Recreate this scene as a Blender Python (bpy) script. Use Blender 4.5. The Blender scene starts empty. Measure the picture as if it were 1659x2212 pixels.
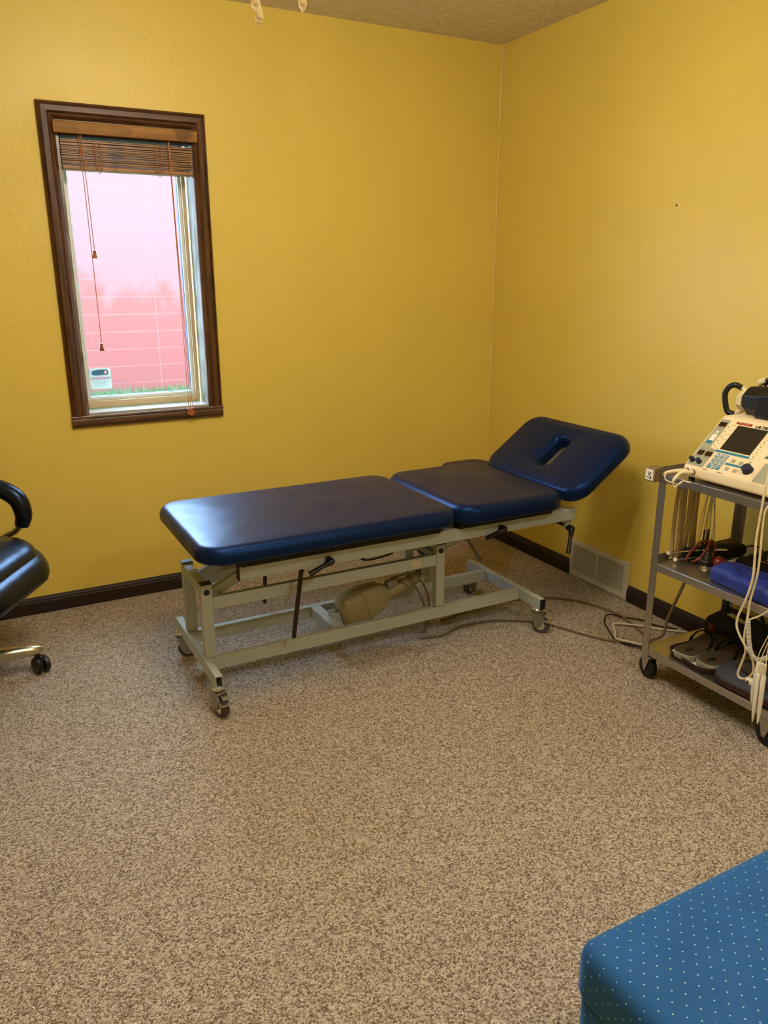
import bpy, bmesh, math, random
from math import sin, cos, pi, radians
from mathutils import Vector, Matrix
random.seed(7)
sc = bpy.context.scene
C = sc.collection

# ------------------------------------------------------------------ camera
cam_d = bpy.data.cameras.new('camera'); cam = bpy.data.objects.new('camera', cam_d); C.objects.link(cam)
yaw, pitch, roll = 0.4884, 0.2946, -0.0018
fw = Vector((sin(yaw)*cos(pitch), cos(yaw)*cos(pitch), -sin(pitch)))
rt = Vector((cos(yaw), -sin(yaw), 0)); up = rt.cross(fw)
r2 = rt*cos(roll)+up*sin(roll); u2 = -rt*sin(roll)+up*cos(roll)
M = Matrix((r2, u2, -fw)).transposed().to_4x4(); M.translation = (-2.466, -3.4275, 1.3882)
cam.matrix_world = M
cam_d.sensor_fit = 'VERTICAL'; cam_d.sensor_height = 36; cam_d.lens = 36*1678.9/2212
cam_d.clip_start = 0.02; cam_d.clip_end = 200
sc.camera = cam
# ------------------------------------------------------------------ world, light, exposure
w = bpy.data.worlds.new('sky'); sc.world = w; w.use_nodes = True
bg = w.node_tree.nodes['Background']; bg.inputs[0].default_value = (0.50, 0.74, 1.0, 1); bg.inputs[1].default_value = 21.0
sc.view_settings.view_transform = 'Standard'; sc.view_settings.look = 'None'
sc.view_settings.exposure = 0.20; sc.view_settings.gamma = 1.0; sc.view_settings.use_curve_mapping = False
BULB_POWER = 10.5
BULB_COLOR = (1.0, 0.92, 0.79)
FILL_DOME_POWER = 19.0

# ------------------------------------------------------------------ helpers
def lin(c):
    return tuple(((v/255.0)/12.92 if v/255.0 <= .04045 else ((v/255.0+.055)/1.055)**2.4) for v in c)
def new_mat(name, rgb, rough=.5, metal=0.0, spec=.5, **kw):
    m = bpy.data.materials.new(name); m.use_nodes = True
    b = m.node_tree.nodes['Principled BSDF']
    b.inputs['Base Color'].default_value = (*lin(rgb), 1); b.inputs['Roughness'].default_value = rough
    b.inputs['Metallic'].default_value = metal; b.inputs['Specular IOR Level'].default_value = spec
    for k, v in kw.items(): b.inputs[k.replace('_', ' ')].default_value = v
    return m
def nd(m, t, **kw):
    n = m.node_tree.nodes.new(t)
    for k, v in kw.items():
        if k in n.inputs.keys(): n.inputs[k].default_value = v
        else: setattr(n, k, v)
    return n
def lk(m, a, b): m.node_tree.links.new(a, b)
def objco(m, scale=(1, 1, 1), rot=(0, 0, 0)):
    t = nd(m, 'ShaderNodeTexCoord'); mp = nd(m, 'ShaderNodeMapping')
    mp.inputs['Scale'].default_value = scale; mp.inputs['Rotation'].default_value = rot
    lk(m, t.outputs['Object'], mp.inputs['Vector']); return mp.outputs['Vector']
def ramp(m, stops):
    r = nd(m, 'ShaderNodeValToRGB'); e = r.color_ramp.elements
    while len(e) < len(stops): e.new(.5)
    for i, (p, c) in enumerate(stops):
        e[i].position = p; e[i].color = (*c, 1) if len(c) == 3 else c
    return r
def bump(m, height_socket, strength=.3, dist=.005, prev=None):
    b = nd(m, 'ShaderNodeBump'); b.inputs['Strength'].default_value = strength; b.inputs['Distance'].default_value = dist
    lk(m, height_socket, b.inputs['Height'])
    if prev: lk(m, prev, b.inputs['Normal'])
    return b.outputs['Normal']
def bsdf(m): return m.node_tree.nodes['Principled BSDF']
def noise(m, vec, scale, detail=3, rough=.5):
    n = nd(m, 'ShaderNodeTexNoise'); n.inputs['Scale'].default_value = scale; n.inputs['Detail'].default_value = detail
    n.inputs['Roughness'].default_value = rough; lk(m, vec, n.inputs['Vector']); return n.outputs['Fac']
def math_n(m, op, a, b=None):
    n = nd(m, 'ShaderNodeMath', operation=op)
    for i, v in enumerate((a, b)):
        if v is None: continue
        if isinstance(v, (int, float)): n.inputs[i].default_value = v
        else: lk(m, v, n.inputs[i])
    return n.outputs[0]
def mixc(m, fac, a, b):
    n = nd(m, 'ShaderNodeMix', data_type='RGBA')
    if isinstance(fac, (int, float)): n.inputs[0].default_value = fac
    else: lk(m, fac, n.inputs[0])
    for i, v in ((6, a), (7, b)):
        if isinstance(v, tuple): n.inputs[i].default_value = (*v, 1)
        else: lk(m, v, n.inputs[i])
    return n.outputs[2]
def vary(m, rgb, amt=.12, scale=6):
    c = lin(rgb); n = noise(m, objco(m), scale, 4)
    lk(m, mixc(m, n, tuple(v*(1-amt) for v in c), tuple(min(1, v*(1+amt)) for v in c)), bsdf(m).inputs['Base Color'])

WL = {}
def empty(name, loc, label, cat, group=None):
    o = bpy.data.objects.new(name, None); o.empty_display_size = .1; C.objects.link(o); o.location = loc
    WL[o] = Vector(loc); o['label'] = label; o['category'] = cat
    if group: o['group'] = group
    return o
class MB:
    def __init__(s): s.v = []; s.f = []
    def add(s, vs, fs):
        n = len(s.v); s.v += [Vector(v) for v in vs]; s.f += [[i+n for i in f] for f in fs]; return s
    def box(s, x0, x1, y0, y1, z0, z1):
        vs = [(x, y, z) for z in (z0, z1) for y in (y0, y1) for x in (x0, x1)]
        return s.add(vs, [(0, 2, 3, 1), (4, 5, 7, 6), (0, 1, 5, 4), (2, 6, 7, 3), (0, 4, 6, 2), (1, 3, 7, 5)])
    def obox(s, c, ax, ay, az, hx, hy, hz):
        c = Vector(c); ax, ay, az = [Vector(a).normalized() for a in (ax, ay, az)]
        vs = [c+ax*x*hx+ay*y*hy+az*z*hz for z in (-1, 1) for y in (-1, 1) for x in (-1, 1)]
        return s.add(vs, [(0, 2, 3, 1), (4, 5, 7, 6), (0, 1, 5, 4), (2, 6, 7, 3), (0, 4, 6, 2), (1, 3, 7, 5)])
    def bar(s, a, b, w, h, upv=(0, 0, 1)):
        a = Vector(a); b = Vector(b); d = (b-a); u = Vector(upv); sd = d.cross(u).normalized(); uu = sd.cross(d).normalized()
        return s.obox((a+b)/2, d, sd, uu, d.length/2, w/2, h/2)
    def lathe(s, prof, base, axis=(0, 0, 1), n=24):
        ax = Vector(axis).normalized(); t = Vector((1, 0, 0)) if abs(ax.x) < .9 else Vector((0, 1, 0))
        u = ax.cross(t).normalized(); v = ax.cross(u); base = Vector(base); vs = []; fs = []
        for r, h in prof:
            for i in range(n):
                a = 2*pi*i/n; vs.append(base+ax*h+(u*cos(a)+v*sin(a))*max(r, 1e-5))
        for k in range(len(prof)-1):
            for i in range(n): j = (i+1) % n; fs.append((k*n+i, k*n+j, (k+1)*n+j, (k+1)*n+i))
        fs.append(tuple(range(n))[::-1]); fs.append(tuple((len(prof)-1)*n+i for i in range(n)))
        return s.add(vs, fs)
    def cyl(s, a, b, r, n=20, r1=None):
        a = Vector(a); b = Vector(b); return s.lathe([(r, 0), (r1 if r1 is not None else r, (b-a).length)], a, b-a, n)
    def tube(s, pts, r, n=10, smooth=6, closed=False):
        P = [Vector(p) for p in pts]
        rs = r if isinstance(r, (list, tuple)) else [r]*len(P)
        if smooth and len(P) > 2:
            Q = []; RR = []
            m = len(P)
            for i in range(m if closed else m-1):
                p0 = P[(i-1) % m] if (closed or i > 0) else P[i]*2-P[i+1]
                p1 = P[i]; p2 = P[(i+1) % m]; p3 = P[(i+2) % m] if (closed or i+2 < m) else p2*2-p1
                for k in range(smooth):
                    t = k/smooth
                    Q.append(.5*((2*p1)+(-p0+p2)*t+(2*p0-5*p1+4*p2-p3)*t*t+(-p0+3*p1-3*p2+p3)*t**3))
                    RR.append(rs[i]*(1-t)+rs[(i+1) % m]*t)
            if not closed: Q.append(P[-1]); RR.append(rs[-1])
            P = Q; rs = RR
        m = len(P); vs = []; fs = []
        d0 = (P[1]-P[0]).normalized(); t = Vector((0, 0, 1)) if abs(d0.z) < .9 else Vector((1, 0, 0))
        u = d0.cross(t).normalized()
        for i in range(m):
            a = P[i-1] if (i > 0 or closed) else P[0]; b = P[(i+1) % m] if (i < m-1 or closed) else P[-1]
            d = (b-a).normalized(); u = (u-d*u.dot(d)).normalized(); v = d.cross(u)
            for k in range(n):
                an = 2*pi*k/n; vs.append(P[i]+(u*cos(an)+v*sin(an))*rs[i])
        for i in range(m if closed else m-1):
            j = (i+1) % m
            for k in range(n): l = (k+1) % n; fs.append((i*n+k, i*n+l, j*n+l, j*n+k))
        if not closed: fs.append(tuple(range(n))[::-1]); fs.append(tuple((m-1)*n+k for k in range(n)))
        return s.add(vs, fs)
    def prism(s, poly, f, d0, d1):
        # poly list of 2D pts; f(u,v,d)->3D
        n = len(poly); vs = [f(u, v, d0) for u, v in poly]+[f(u, v, d1) for u, v in poly]
        fs = [tuple(range(n))[::-1], tuple(range(n, 2*n))]+[(i, (i+1) % n, n+(i+1) % n, n+i) for i in range(n)]
        return s.add(vs, fs)
    def sweep(s, prof, path_fn):
        # prof closed 2D profile, path_fn list of functions p->3D
        n = len(prof); vs = []; fs = []
        for fn in path_fn: vs += [fn(p) for p in prof]
        for k in range(len(path_fn)-1):
            for i in range(n): j = (i+1) % n; fs.append((k*n+i, k*n+j, (k+1)*n+j, (k+1)*n+i))
        fs.append(tuple(range(n))[::-1]); fs.append(tuple((len(path_fn)-1)*n+i for i in range(n)))
        return s.add(vs, fs)
    def build(s, name, mat, parent=None, bev=0, smooth=True, seg=2, label=None, xf=None, angle=35):
        me = bpy.data.meshes.new(name); o = bpy.data.objects.new(name, me); C.objects.link(o)
        org = Vector((0, 0, 0))
        if parent is not None: o.parent = parent; org = WL[parent]; WL[o] = org.copy()
        vs = [((xf @ v) if xf else v)-org for v in s.v]
        me.from_pydata([tuple(v) for v in vs], [], s.f); me.update()
        bm = bmesh.new(); bm.from_mesh(me); bmesh.ops.recalc_face_normals(bm, faces=bm.faces); bm.to_mesh(me); bm.free()
        me.materials.append(mat)
        if smooth:
            for p in me.polygons: p.use_smooth = True
            me.set_sharp_from_angle(angle=radians(angle))
        if bev:
            b = o.modifiers.new('bevel', 'BEVEL'); b.width = bev; b.segments = seg; b.limit_method = 'ANGLE'; b.angle_limit = radians(40)
        if label: o['label'] = label
        return o
def solo(mb, name, mat, label, cat, group=None, kind=None, base=None, **kw):
    """a thing that is a single mesh: origin moved to its base"""
    if base is None:
        zs = min(v.z for v in mb.v); cx = sum(v.x for v in mb.v)/len(mb.v); cy = sum(v.y for v in mb.v)/len(mb.v); base = Vector((cx, cy, zs))
    base = Vector(base)
    for i, v in enumerate(mb.v): mb.v[i] = v-base
    o = mb.build(name, mat, **kw); o.location = base; WL[o] = base
    o['label'] = label; o['category'] = cat
    if group: o['group'] = group
    if kind: o['kind'] = kind
    return o
def struct(mb, name, mat, parent=None, **kw):
    o = mb.build(name, mat, parent, **kw)
    if parent is None:
        o['kind'] = 'structure'; WL[o] = Vector((0, 0, 0))
    return o
def rrect(x0, x1, y0, y1, r, k=6, m=6):
    """rounded rectangle with a fixed vertex count"""
    r = min(r, (x1-x0)/2-1e-4, (y1-y0)/2-1e-4); pts = []
    cs = [(x1-r, y0+r, -pi/2), (x1-r, y1-r, 0), (x0+r, y1-r, pi/2), (x0+r, y0+r, pi)]
    for i, (cx, cy, a0) in enumerate(cs):
        arc = [(cx+r*cos(a0+pi/2*j/k), cy+r*sin(a0+pi/2*j/k)) for j in range(k+1)]
        nx, ny, na = cs[(i+1) % 4]; nxt = (nx+r*cos(na), ny+r*sin(na)); pts += arc
        for j in range(1, m): t = j/m; pts.append((arc[-1][0]*(1-t)+nxt[0]*t, arc[-1][1]*(1-t)+nxt[1]*t))
    return pts
def loft(loops, cap0=True, cap1=True):
    n = len(loops[0]); vs = [p for l in loops for p in l]; fs = []
    for k in range(len(loops)-1):
        for i in range(n): j = (i+1) % n; fs.append((k*n+i, k*n+j, (k+1)*n+j, (k+1)*n+i))
    if cap0: fs.append(tuple(range(n))[::-1])
    if cap1: fs.append(tuple((len(loops)-1)*n+i for i in range(n)))
    return vs, fs
def pillow(x0, x1, y0, y1, z0, z1, cr, er, f=lambda x, y, z: (x, y, z), crown=.006, slot=None, botr=.012):
    L = []
    def loop(ins, z): return [f(px, py, z) for px, py in rrect(x0+ins, x1-ins, y0+ins, y1-ins, max(cr-ins, .01), 8, 10)]
    if not slot: L.append(loop(min(x1-x0, y1-y0)*.3, z0))
    else: L.append(loop(.05, z0))
    L.append(loop(botr, z0))
    for a in (30, 60, 90): L.append(loop(botr*(1-sin(radians(a))), z0+botr*(1-cos(radians(a)))))
    zt = z1-er
    for a in (0, 15, 30, 45, 60, 75, 90): L.append(loop(er*.9*(1-cos(radians(a))), zt+er*sin(radians(a))))
    mb = MB()
    if not slot:
        mx = min(x1-x0, y1-y0)/2
        for t in (.12, .25, .45, .7, .95):
            ins = er*.9+(mx-er*.9)*t; L.append(loop(ins, z1+crown*sin(t*pi/2)))
        vs, fs = loft(L); mb.add(vs, fs)
    else:
        sx0, sx1, sy0, sy1, sr = slot
        def sl(ins, z): return [f(px, py, z) for px, py in rrect(sx0-ins, sx1+ins, sy0-ins, sy1+ins, sr+ins, 8, 10)]
        O = rrect(x0+er*.9, x1-er*.9, y0+er*.9, y1-er*.9, max(cr-er, .01), 8, 10); I = rrect(sx0-.03, sx1+.03, sy0-.03, sy1+.03, sr+.03, 8, 10)
        for t in (.2, .4, .6, .8, 1):
            L.append([f(a[0]*(1-t)+b[0]*t, a[1]*(1-t)+b[1]*t, z1+crown*sin(t*pi)) for a, b in zip(O, I)])
        for a in (20, 45, 70, 90): L.append(sl(.03-.03*sin(radians(a)), z1-.03*(1-cos(radians(a)))))
        L.append(sl(0, z0+.002)); L.append(L[0])
        vs, fs = loft(L, False, False); mb.add(vs, fs)
    return mb
def text_mb(body, f, size, shear=0.0, align='LEFT', depth=.0004, bold=0.0):
    """letters as thin solid shapes; f(u,v,d) -> 3D"""
    cu = bpy.data.curves.new('t', 'FONT'); cu.body = body; cu.size = size; cu.shear = shear; cu.align_x = align; cu.offset = bold; cu.resolution_u = 3
    cu.extrude = depth/2
    to = bpy.data.objects.new('t', cu); C.objects.link(to)
    me = bpy.data.meshes.new_from_object(to)
    mb = MB(); mb.add([f(v.co.x, v.co.y, v.co.z+depth/2) for v in me.vertices], [tuple(p.vertices) for p in me.polygons])
    bpy.data.objects.remove(to); bpy.data.curves.remove(cu); bpy.data.meshes.remove(me)
    return mb
def disc_rect(mb, f, u0, u1, v0, v1, d=.0005):
    return mb.prism([(u0, v0), (u1, v0), (u1, v1), (u0, v1)], f, 0, d)

# ------------------------------------------------------------------ materials
# yellow wall paint, semi gloss over hand trowelled plaster
m_wall = new_mat('yellow_paint', (222, 196, 90), .42, spec=.45)
co = objco(m_wall)
big = noise(m_wall, co, .9, 2); patch = ramp(m_wall, [(.40, (0, 0, 0)), (.68, (1, 1, 1))]); lk(m_wall, noise(m_wall, co, 1.7, 3), patch.inputs[0])
lump = noise(m_wall, co, 60, 5, .65); med = noise(m_wall, co, 16, 3)
sp = ramp(m_wall, [(.62, (0, 0, 0)), (.72, (1, 1, 1))]); lk(m_wall, noise(m_wall, co, 38, 2), sp.inputs[0])
h = math_n(m_wall, 'ADD', math_n(m_wall, 'MULTIPLY', lump, math_n(m_wall, 'ADD', math_n(m_wall, 'MULTIPLY', patch.outputs[0], 1.7), .12)), math_n(m_wall, 'MULTIPLY', sp.outputs[0], .18))
n1 = bump(m_wall, big, .25, .03); n2 = bump(m_wall, med, .12, .006, n1); n3 = bump(m_wall, h, .6, .004, n2)
lk(m_wall, n3, bsdf(m_wall).inputs['Normal'])
c0 = lin((222, 196, 90)); lk(m_wall, mixc(m_wall, noise(m_wall, co, 2.3, 3), tuple(v*.95 for v in c0), tuple(v*1.04 for v in c0)), bsdf(m_wall).inputs['Base Color'])
m_ceil = new_mat('ceiling_paint', (236, 224, 200), .9, spec=.2)
co = objco(m_ceil); vo = noise(m_ceil, co, 34, 6, .7); rr = ramp(m_ceil, [(.48, (0, 0, 0)), (.70, (1, 1, 1))]); lk(m_ceil, vo, rr.inputs[0])
lk(m_ceil, bump(m_ceil, rr.outputs[0], .8, .007), bsdf(m_ceil).inputs['Normal'])
# carpet
m_carpet = new_mat('berber_carpet', (150, 130, 105), .97, spec=.1)
co = objco(m_carpet)
nw = nd(m_carpet, 'ShaderNodeTexNoise'); nw.inputs['Scale'].default_value = 90; nw.inputs['Detail'].default_value = 2; lk(m_carpet, co, nw.inputs['Vector'])
vm = nd(m_carpet, 'ShaderNodeVectorMath', operation='MULTIPLY_ADD'); vm.inputs[1].default_value = (.006, .006, .006); lk(m_carpet, nw.outputs['Color'], vm.inputs[0]); lk(m_carpet, co, vm.inputs[2])
vor = nd(m_carpet, 'ShaderNodeTexVoronoi'); vor.inputs['Scale'].default_value = 270; lk(m_carpet, vm.outputs[0], vor.inputs['Vector'])
sep = nd(m_carpet, 'ShaderNodeSeparateColor'); lk(m_carpet, vor.outputs['Color'], sep.inputs[0])
fleck = noise(m_carpet, co, 420, 2, .6)
cell = math_n(m_carpet, 'ADD', math_n(m_carpet, 'MULTIPLY', sep.outputs[0], .42), math_n(m_carpet, 'MULTIPLY', fleck, .58))
cr = ramp(m_carpet, [(.26, lin((98, 81, 66))), (.37, lin((138, 121, 104))), (.48, lin((178, 163, 145))), (.62, lin((208, 195, 178))), (.78, lin((232, 222, 208)))])
lk(m_carpet, cell, cr.inputs[0])
worn = noise(m_carpet, co, 1.4, 4)
lk(m_carpet, mixc(m_carpet, math_n(m_carpet, 'MULTIPLY', worn, .12), cr.outputs[0], lin((110, 94, 76))), bsdf(m_carpet).inputs['Base Color'])
hh = math_n(m_carpet, 'SUBTRACT', 1.0, vor.outputs['Distance'])
lk(m_carpet, bump(m_carpet, hh, .9, .005), bsdf(m_carpet).inputs['Normal'])
def wood(name, dark, mid, rough, vec_scale, sc_=22, coat=.25):
    m = new_mat(name, mid, rough, spec=.5); v = objco(m, vec_scale)
    n = noise(m, v, sc_, 5, .65); r = ramp(m, [(.30, lin(dark)), (.55, lin(mid)), (.8, tuple(min(1, a*1.5) for a in lin(mid)))]); lk(m, n, r.inputs[0])
    v2 = objco(m); k = ramp(m, [(.60, (1, 1, 1)), (.70, (.35, .3, .3))]); lk(m, noise(m, v2, 7, 2), k.inputs[0])
    mx = nd(m, 'ShaderNodeMix', data_type='RGBA', blend_type='MULTIPLY'); mx.inputs[0].default_value = .7; lk(m, r.outputs[0], mx.inputs[6]); lk(m, k.outputs[0], mx.inputs[7])
    lk(m, mx.outputs[2], bsdf(m).inputs['Base Color']); lk(m, bump(m, n, .15, .001), bsdf(m).inputs['Normal'])
    bsdf(m).inputs['Coat Weight'].default_value = coat; bsdf(m).inputs['Coat Roughness'].default_value = .25
    return m
m_trim_v = wood('dark_stained_pine_upright', (36, 17, 5), (84, 48, 20), .4, (3, 3, .35))
m_trim_h = wood('dark_stained_pine', (36, 17, 5), (84, 48, 20), .4, (.35, 3, 3))
m_base = wood('mahogany_baseboard', (16, 6, 4), (34, 15, 10), .6, (.5, .5, 3), coat=0)
m_slat = wood('blind_wood', (116, 78, 28), (150, 104, 44), .5, (.3, 2, 2), 14, .1)
m_cord = new_mat('blind_cord', (176, 112, 60), .8)
m_tassel = wood('tassel_wood', (90, 45, 10), (150, 84, 30), .4, (2, 2, 2), 30)
m_vinylframe = new_mat('cream_vinyl', (190, 166, 124), .5)
m_whitevinyl = new_mat('white_vinyl', (206, 208, 204), .35)
m_jamb = new_mat('weathered_white_paint', (200, 192, 176), .35); 
co = objco(m_jamb); r = ramp(m_jamb, [(.35, lin((78, 68, 52))), (.6, lin((132, 126, 118)))]); lk(m_jamb, noise(m_jamb, objco(m_jamb, (3, 3, .8)), 9, 4), r.inputs[0]); lk(m_jamb, r.outputs[0], bsdf(m_jamb).inputs['Base Color'])
m_gasket = new_mat('window_gasket', (40, 66, 96), .5)
m_glass = bpy.data.materials.new('window_glass'); m_glass.use_nodes = True; nt = m_glass.node_tree; nt.nodes.clear()
o_ = nt.nodes.new('ShaderNodeOutputMaterial'); mxs = nt.nodes.new('ShaderNodeMixShader'); tr = nt.nodes.new('ShaderNodeBsdfTransparent'); gl = nt.nodes.new('ShaderNodeBsdfGlossy')
gl.inputs['Roughness'].default_value = .02; tr.inputs[0].default_value = (.97, .99, 1, 1); mxs.inputs[0].default_value = .05
nt.links.new(tr.outputs[0], mxs.inputs[1]); nt.links.new(gl.outputs[0], mxs.inputs[2]); nt.links.new(mxs.outputs[0], o_.inputs[0])
# navy vinyl
m_navy = new_mat('navy_vinyl', (13, 24, 55), .33, spec=.5)
bsdf(m_navy).inputs['Specular Tint'].default_value = (*lin((86, 150, 255)), 1)
co = objco(m_navy, (5, 5, 5)); crk = noise(m_navy, objco(m_navy, (20, 120, 40)), 1.0, 4, .6); fine = noise(m_navy, objco(m_navy), 420, 2)
n1 = bump(m_navy, noise(m_navy, objco(m_navy), 5, 1), .10, .012); n2 = bump(m_navy, crk, .12, .002, n1); lk(m_navy, bump(m_navy, fine, .08, .0006, n2), bsdf(m_navy).inputs['Normal'])
r = ramp(m_navy, [(.3, (.32, .32, .32)), (.7, (.42, .42, .42))]); lk(m_navy, noise(m_navy, objco(m_navy), 9, 4), r.inputs[0]); lk(m_navy, r.outputs[0], bsdf(m_navy).inputs['Roughness'])
m_frame = new_mat('grey_enamel', (170, 177, 172), .36, spec=.5); vary(m_frame, (170, 177, 172), .06, 5)
m_black = new_mat('black_plastic', (14, 14, 15), .4)
m_board = new_mat('black_board', (20, 18, 16), .8)
m_rod = new_mat('bronze_rod', (56, 40, 30), .35, metal=.6)
m_motor = new_mat('tan_plastic', (150, 140, 104), .55)
m_zinc = new_mat('zinc_plate', (150, 148, 138), .35, metal=.8)
m_zinc_l = new_mat('polished_zinc', (214, 212, 204), .2, metal=.9)
m_rubber = new_mat('grey_rubber', (62, 60, 54), .7)
m_blackrubber = new_mat('black_rubber', (12, 12, 12), .65)
m_chrome = new_mat('chrome', (226, 222, 212), .12, metal=1)
m_brushed = new_mat('satin_chrome', (200, 190, 160), .32, metal=1)
m_leather = new_mat('black_leather', (9, 10, 13), .3, spec=.6); bsdf(m_leather).inputs['Specular Tint'].default_value = (*lin((160, 195, 255)), 1)
n1 = bump(m_leather, noise(m_leather, objco(m_leather), 7, 3), .3, .02); lk(m_leather, bump(m_leather, noise(m_leather, objco(m_leather), 260, 2), .1, .001, n1), bsdf(m_leather).inputs['Normal'])
m_steel = new_mat('stainless_steel', (186, 182, 176), .30, metal=.95)
lk(m_steel, bump(m_steel, noise(m_steel, objco(m_steel, (300, 4, 300)), 1, 2), .06, .0006), bsdf(m_steel).inputs['Normal'])
m_grille = new_mat('grille_enamel', (206, 200, 180), .5); m_void = new_mat('duct_void', (12, 10, 6), .9)
m_cream = new_mat('cream_plastic', (236, 218, 176), .45); m_panelgrey = new_mat('panel_grey', (160, 160, 134), .5)
m_screen = new_mat('unlit_screen', (38, 32, 24), .3); m_led = new_mat('unlit_display', (50, 20, 8), .25)
m_teal = new_mat('teal_print', (36, 124, 150), .5); m_white = new_mat('white_print', (240, 232, 214), .5)
m_red = new_mat('red_print', (158, 44, 30), .5); m_blk = new_mat('black_print', (24, 22, 20), .5); m_greyb = new_mat('grey_button', (176, 166, 132), .5)
m_knob = new_mat('navy_knob', (26, 36, 62), .45)
m_wire = new_mat('cream_cable', (226, 212, 170), .5); m_wirew = new_mat('pale_cable', (206, 200, 184), .5); m_greycord = new_mat('grey_cord', (110, 92, 66), .6)
m_probe = new_mat('white_plastic', (230, 222, 204), .42)
m_strap = new_mat('beige_strap', (196, 172, 132), .85); m_stitch = new_mat('strap_stitch', (62, 30, 14), .9)
m_tubing = new_mat('red_brown_tubing', (116, 44, 18), .4)
m_redrub = new_mat('red_rubber', (112, 26, 14), .35); vary(m_redrub, (112, 26, 14), .35, 40)
m_pouch = new_mat('blue_nylon', (26, 44, 128), .55); lk(m_pouch, bump(m_pouch, noise(m_pouch, objco(m_pouch), 28, 3), .5, .008), bsdf(m_pouch).inputs['Normal'])
m_paper = new_mat('paper', (226, 218, 190), .8)
m_blkcloth = new_mat('black_cloth', (13, 12, 12), .85); lk(m_blkcloth, bump(m_blkcloth, noise(m_blkcloth, objco(m_blkcloth), 30, 4), .6, .006), bsdf(m_blkcloth).inputs['Normal'])
m_sole = new_mat('sage_foam', (134, 138, 116), .8); m_insole = new_mat('brown_insole', (62, 48, 30), .8)
m_pad = new_mat('slate_foam', (56, 60, 72), .8); m_maroon = new_mat('maroon_trim', (46, 12, 16), .7)
# blue upholstery with pin dots
m_bench = new_mat('blue_dot_fabric', (44, 104, 164), .85, spec=.2); bsdf(m_bench).inputs['Sheen Weight'].default_value = .6; bsdf(m_bench).inputs['Sheen Roughness'].default_value = .4
bsdf(m_bench).inputs['Sheen Tint'].default_value = (*lin((110, 180, 255)), 1)
def dotmask(m, axes, pitch_):
    t = nd(m, 'ShaderNodeTexCoord'); s = nd(m, 'ShaderNodeSeparateXYZ'); lk(m, t.outputs['Object'], s.inputs[0])
    u = s.outputs[axes[0]]; v = s.outputs[axes[1]]
    a = math_n(m, 'MULTIPLY', math_n(m, 'ADD', u, v), 1/pitch_); b = math_n(m, 'MULTIPLY', math_n(m, 'SUBTRACT', u, v), 1/pitch_)
    fa = math_n(m, 'ABSOLUTE', math_n(m, 'SUBTRACT', math_n(m, 'FRACT', a), .5)); fb = math_n(m, 'ABSOLUTE', math_n(m, 'SUBTRACT', math_n(m, 'FRACT', b), .5))
    d = math_n(m, 'SQRT', math_n(m, 'ADD', math_n(m, 'MULTIPLY', fa, fa), math_n(m, 'MULTIPLY', fb, fb)))
    return math_n(m, 'LESS_THAN', d, .07)
geo = nd(m_bench, 'ShaderNodeNewGeometry'); sn = nd(m_bench, 'ShaderNodeSeparateXYZ'); lk(m_bench, geo.outputs['Normal'], sn.inputs[0])
isx = math_n(m_bench, 'GREATER_THAN', math_n(m_bench, 'ABSOLUTE', sn.outputs[0]), .72)
dm = nd(m_bench, 'ShaderNodeMix', data_type='FLOAT'); lk(m_bench, isx, dm.inputs[0]); lk(m_bench, dotmask(m_bench, (0, 1), .0255), dm.inputs[2]); lk(m_bench, dotmask(m_bench, (1, 2), .0255), dm.inputs[3])
fab = mixc(m_bench, noise(m_bench, objco(m_bench), 9, 4), lin((26, 74, 126)), lin((46, 100, 160)))
lk(m_bench, mixc(m_bench, dm.outputs[0], fab, lin((170, 190, 205))), bsdf(m_bench).inputs['Base Color'])
lk(m_bench, bump(m_bench, noise(m_bench, objco(m_bench), 380, 2), .4, .001), bsdf(m_bench).inputs['Normal'])

# ------------------------------------------------------------------ room shell
RX0, RY0, CH = -3.9, -4.5, 2.44
WX0, WX1, WZ0, WZ1 = -2.05, -1.525, .835, 1.955     # window opening
struct(MB().box(RX0-.16, .16, RY0-.16, .16, -.12, 0), 'floor', m_carpet, smooth=False)
struct(MB().box(RX0-.16, .16, RY0-.16, .16, CH, CH+.12), 'ceiling', m_ceil, smooth=False)
wb = MB()
wb.box(RX0-.16, WX0, 0, .16, 0, CH); wb.box(WX1, .16, 0, .16, 0, CH); wb.box(WX0, WX1, 0, .16, 0, WZ0); wb.box(WX0, WX1, 0, .16, WZ1, CH)
struct(wb, 'wall_back', m_wall, smooth=False)
struct(MB().box(0, .16, RY0-.16, 0, 0, CH), 'wall_right', m_wall, smooth=False)
struct(MB().box(RX0-.16, RX0, RY0, 0, 0, CH), 'wall_left', m_wall, smooth=False)
struct(MB().box(RX0-.16, 0, RY0-.16, RY0, 0, CH), 'wall_front', m_wall, smooth=False)
# caulked seam in the corner
seam = MB(); pts = []
for i in range(60): pts.append((-.002+random.uniform(-.0015, .0015), -.002+random.uniform(-.0015, .0015), .08+i*(CH-.08)/59))
seam.tube(pts, [random.uniform(.0025, .0055) for _ in pts], 6, 2)
struct(seam, 'trim_1', new_mat('caulk_seam', (228, 196, 110), .45))
# baseboards
prof = [(0, 0), (.016, 0), (.016, .052), (.012, .056), (.012, .062), (.007, .068), (.005, .073), (0, .073)]
def base_x(x0, x1): return MB().sweep(prof, [lambda p, x=x: (x, -p[0], p[1]) for x in (x0, x1)])
def base_y(y0, y1): return MB().sweep(prof, [lambda p, y=y: (-p[0], y, p[1]) for y in (y0, y1)])
struct(base_x(RX0, -.0005), 'baseboard_back', m_base, smooth=False)
bs = base_y(-.0165, -.728); b2 = base_y(-1.108, RY0); bs.add(b2.v, b2.f)
struct(bs, 'baseboard_right', m_base, smooth=False)

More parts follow.
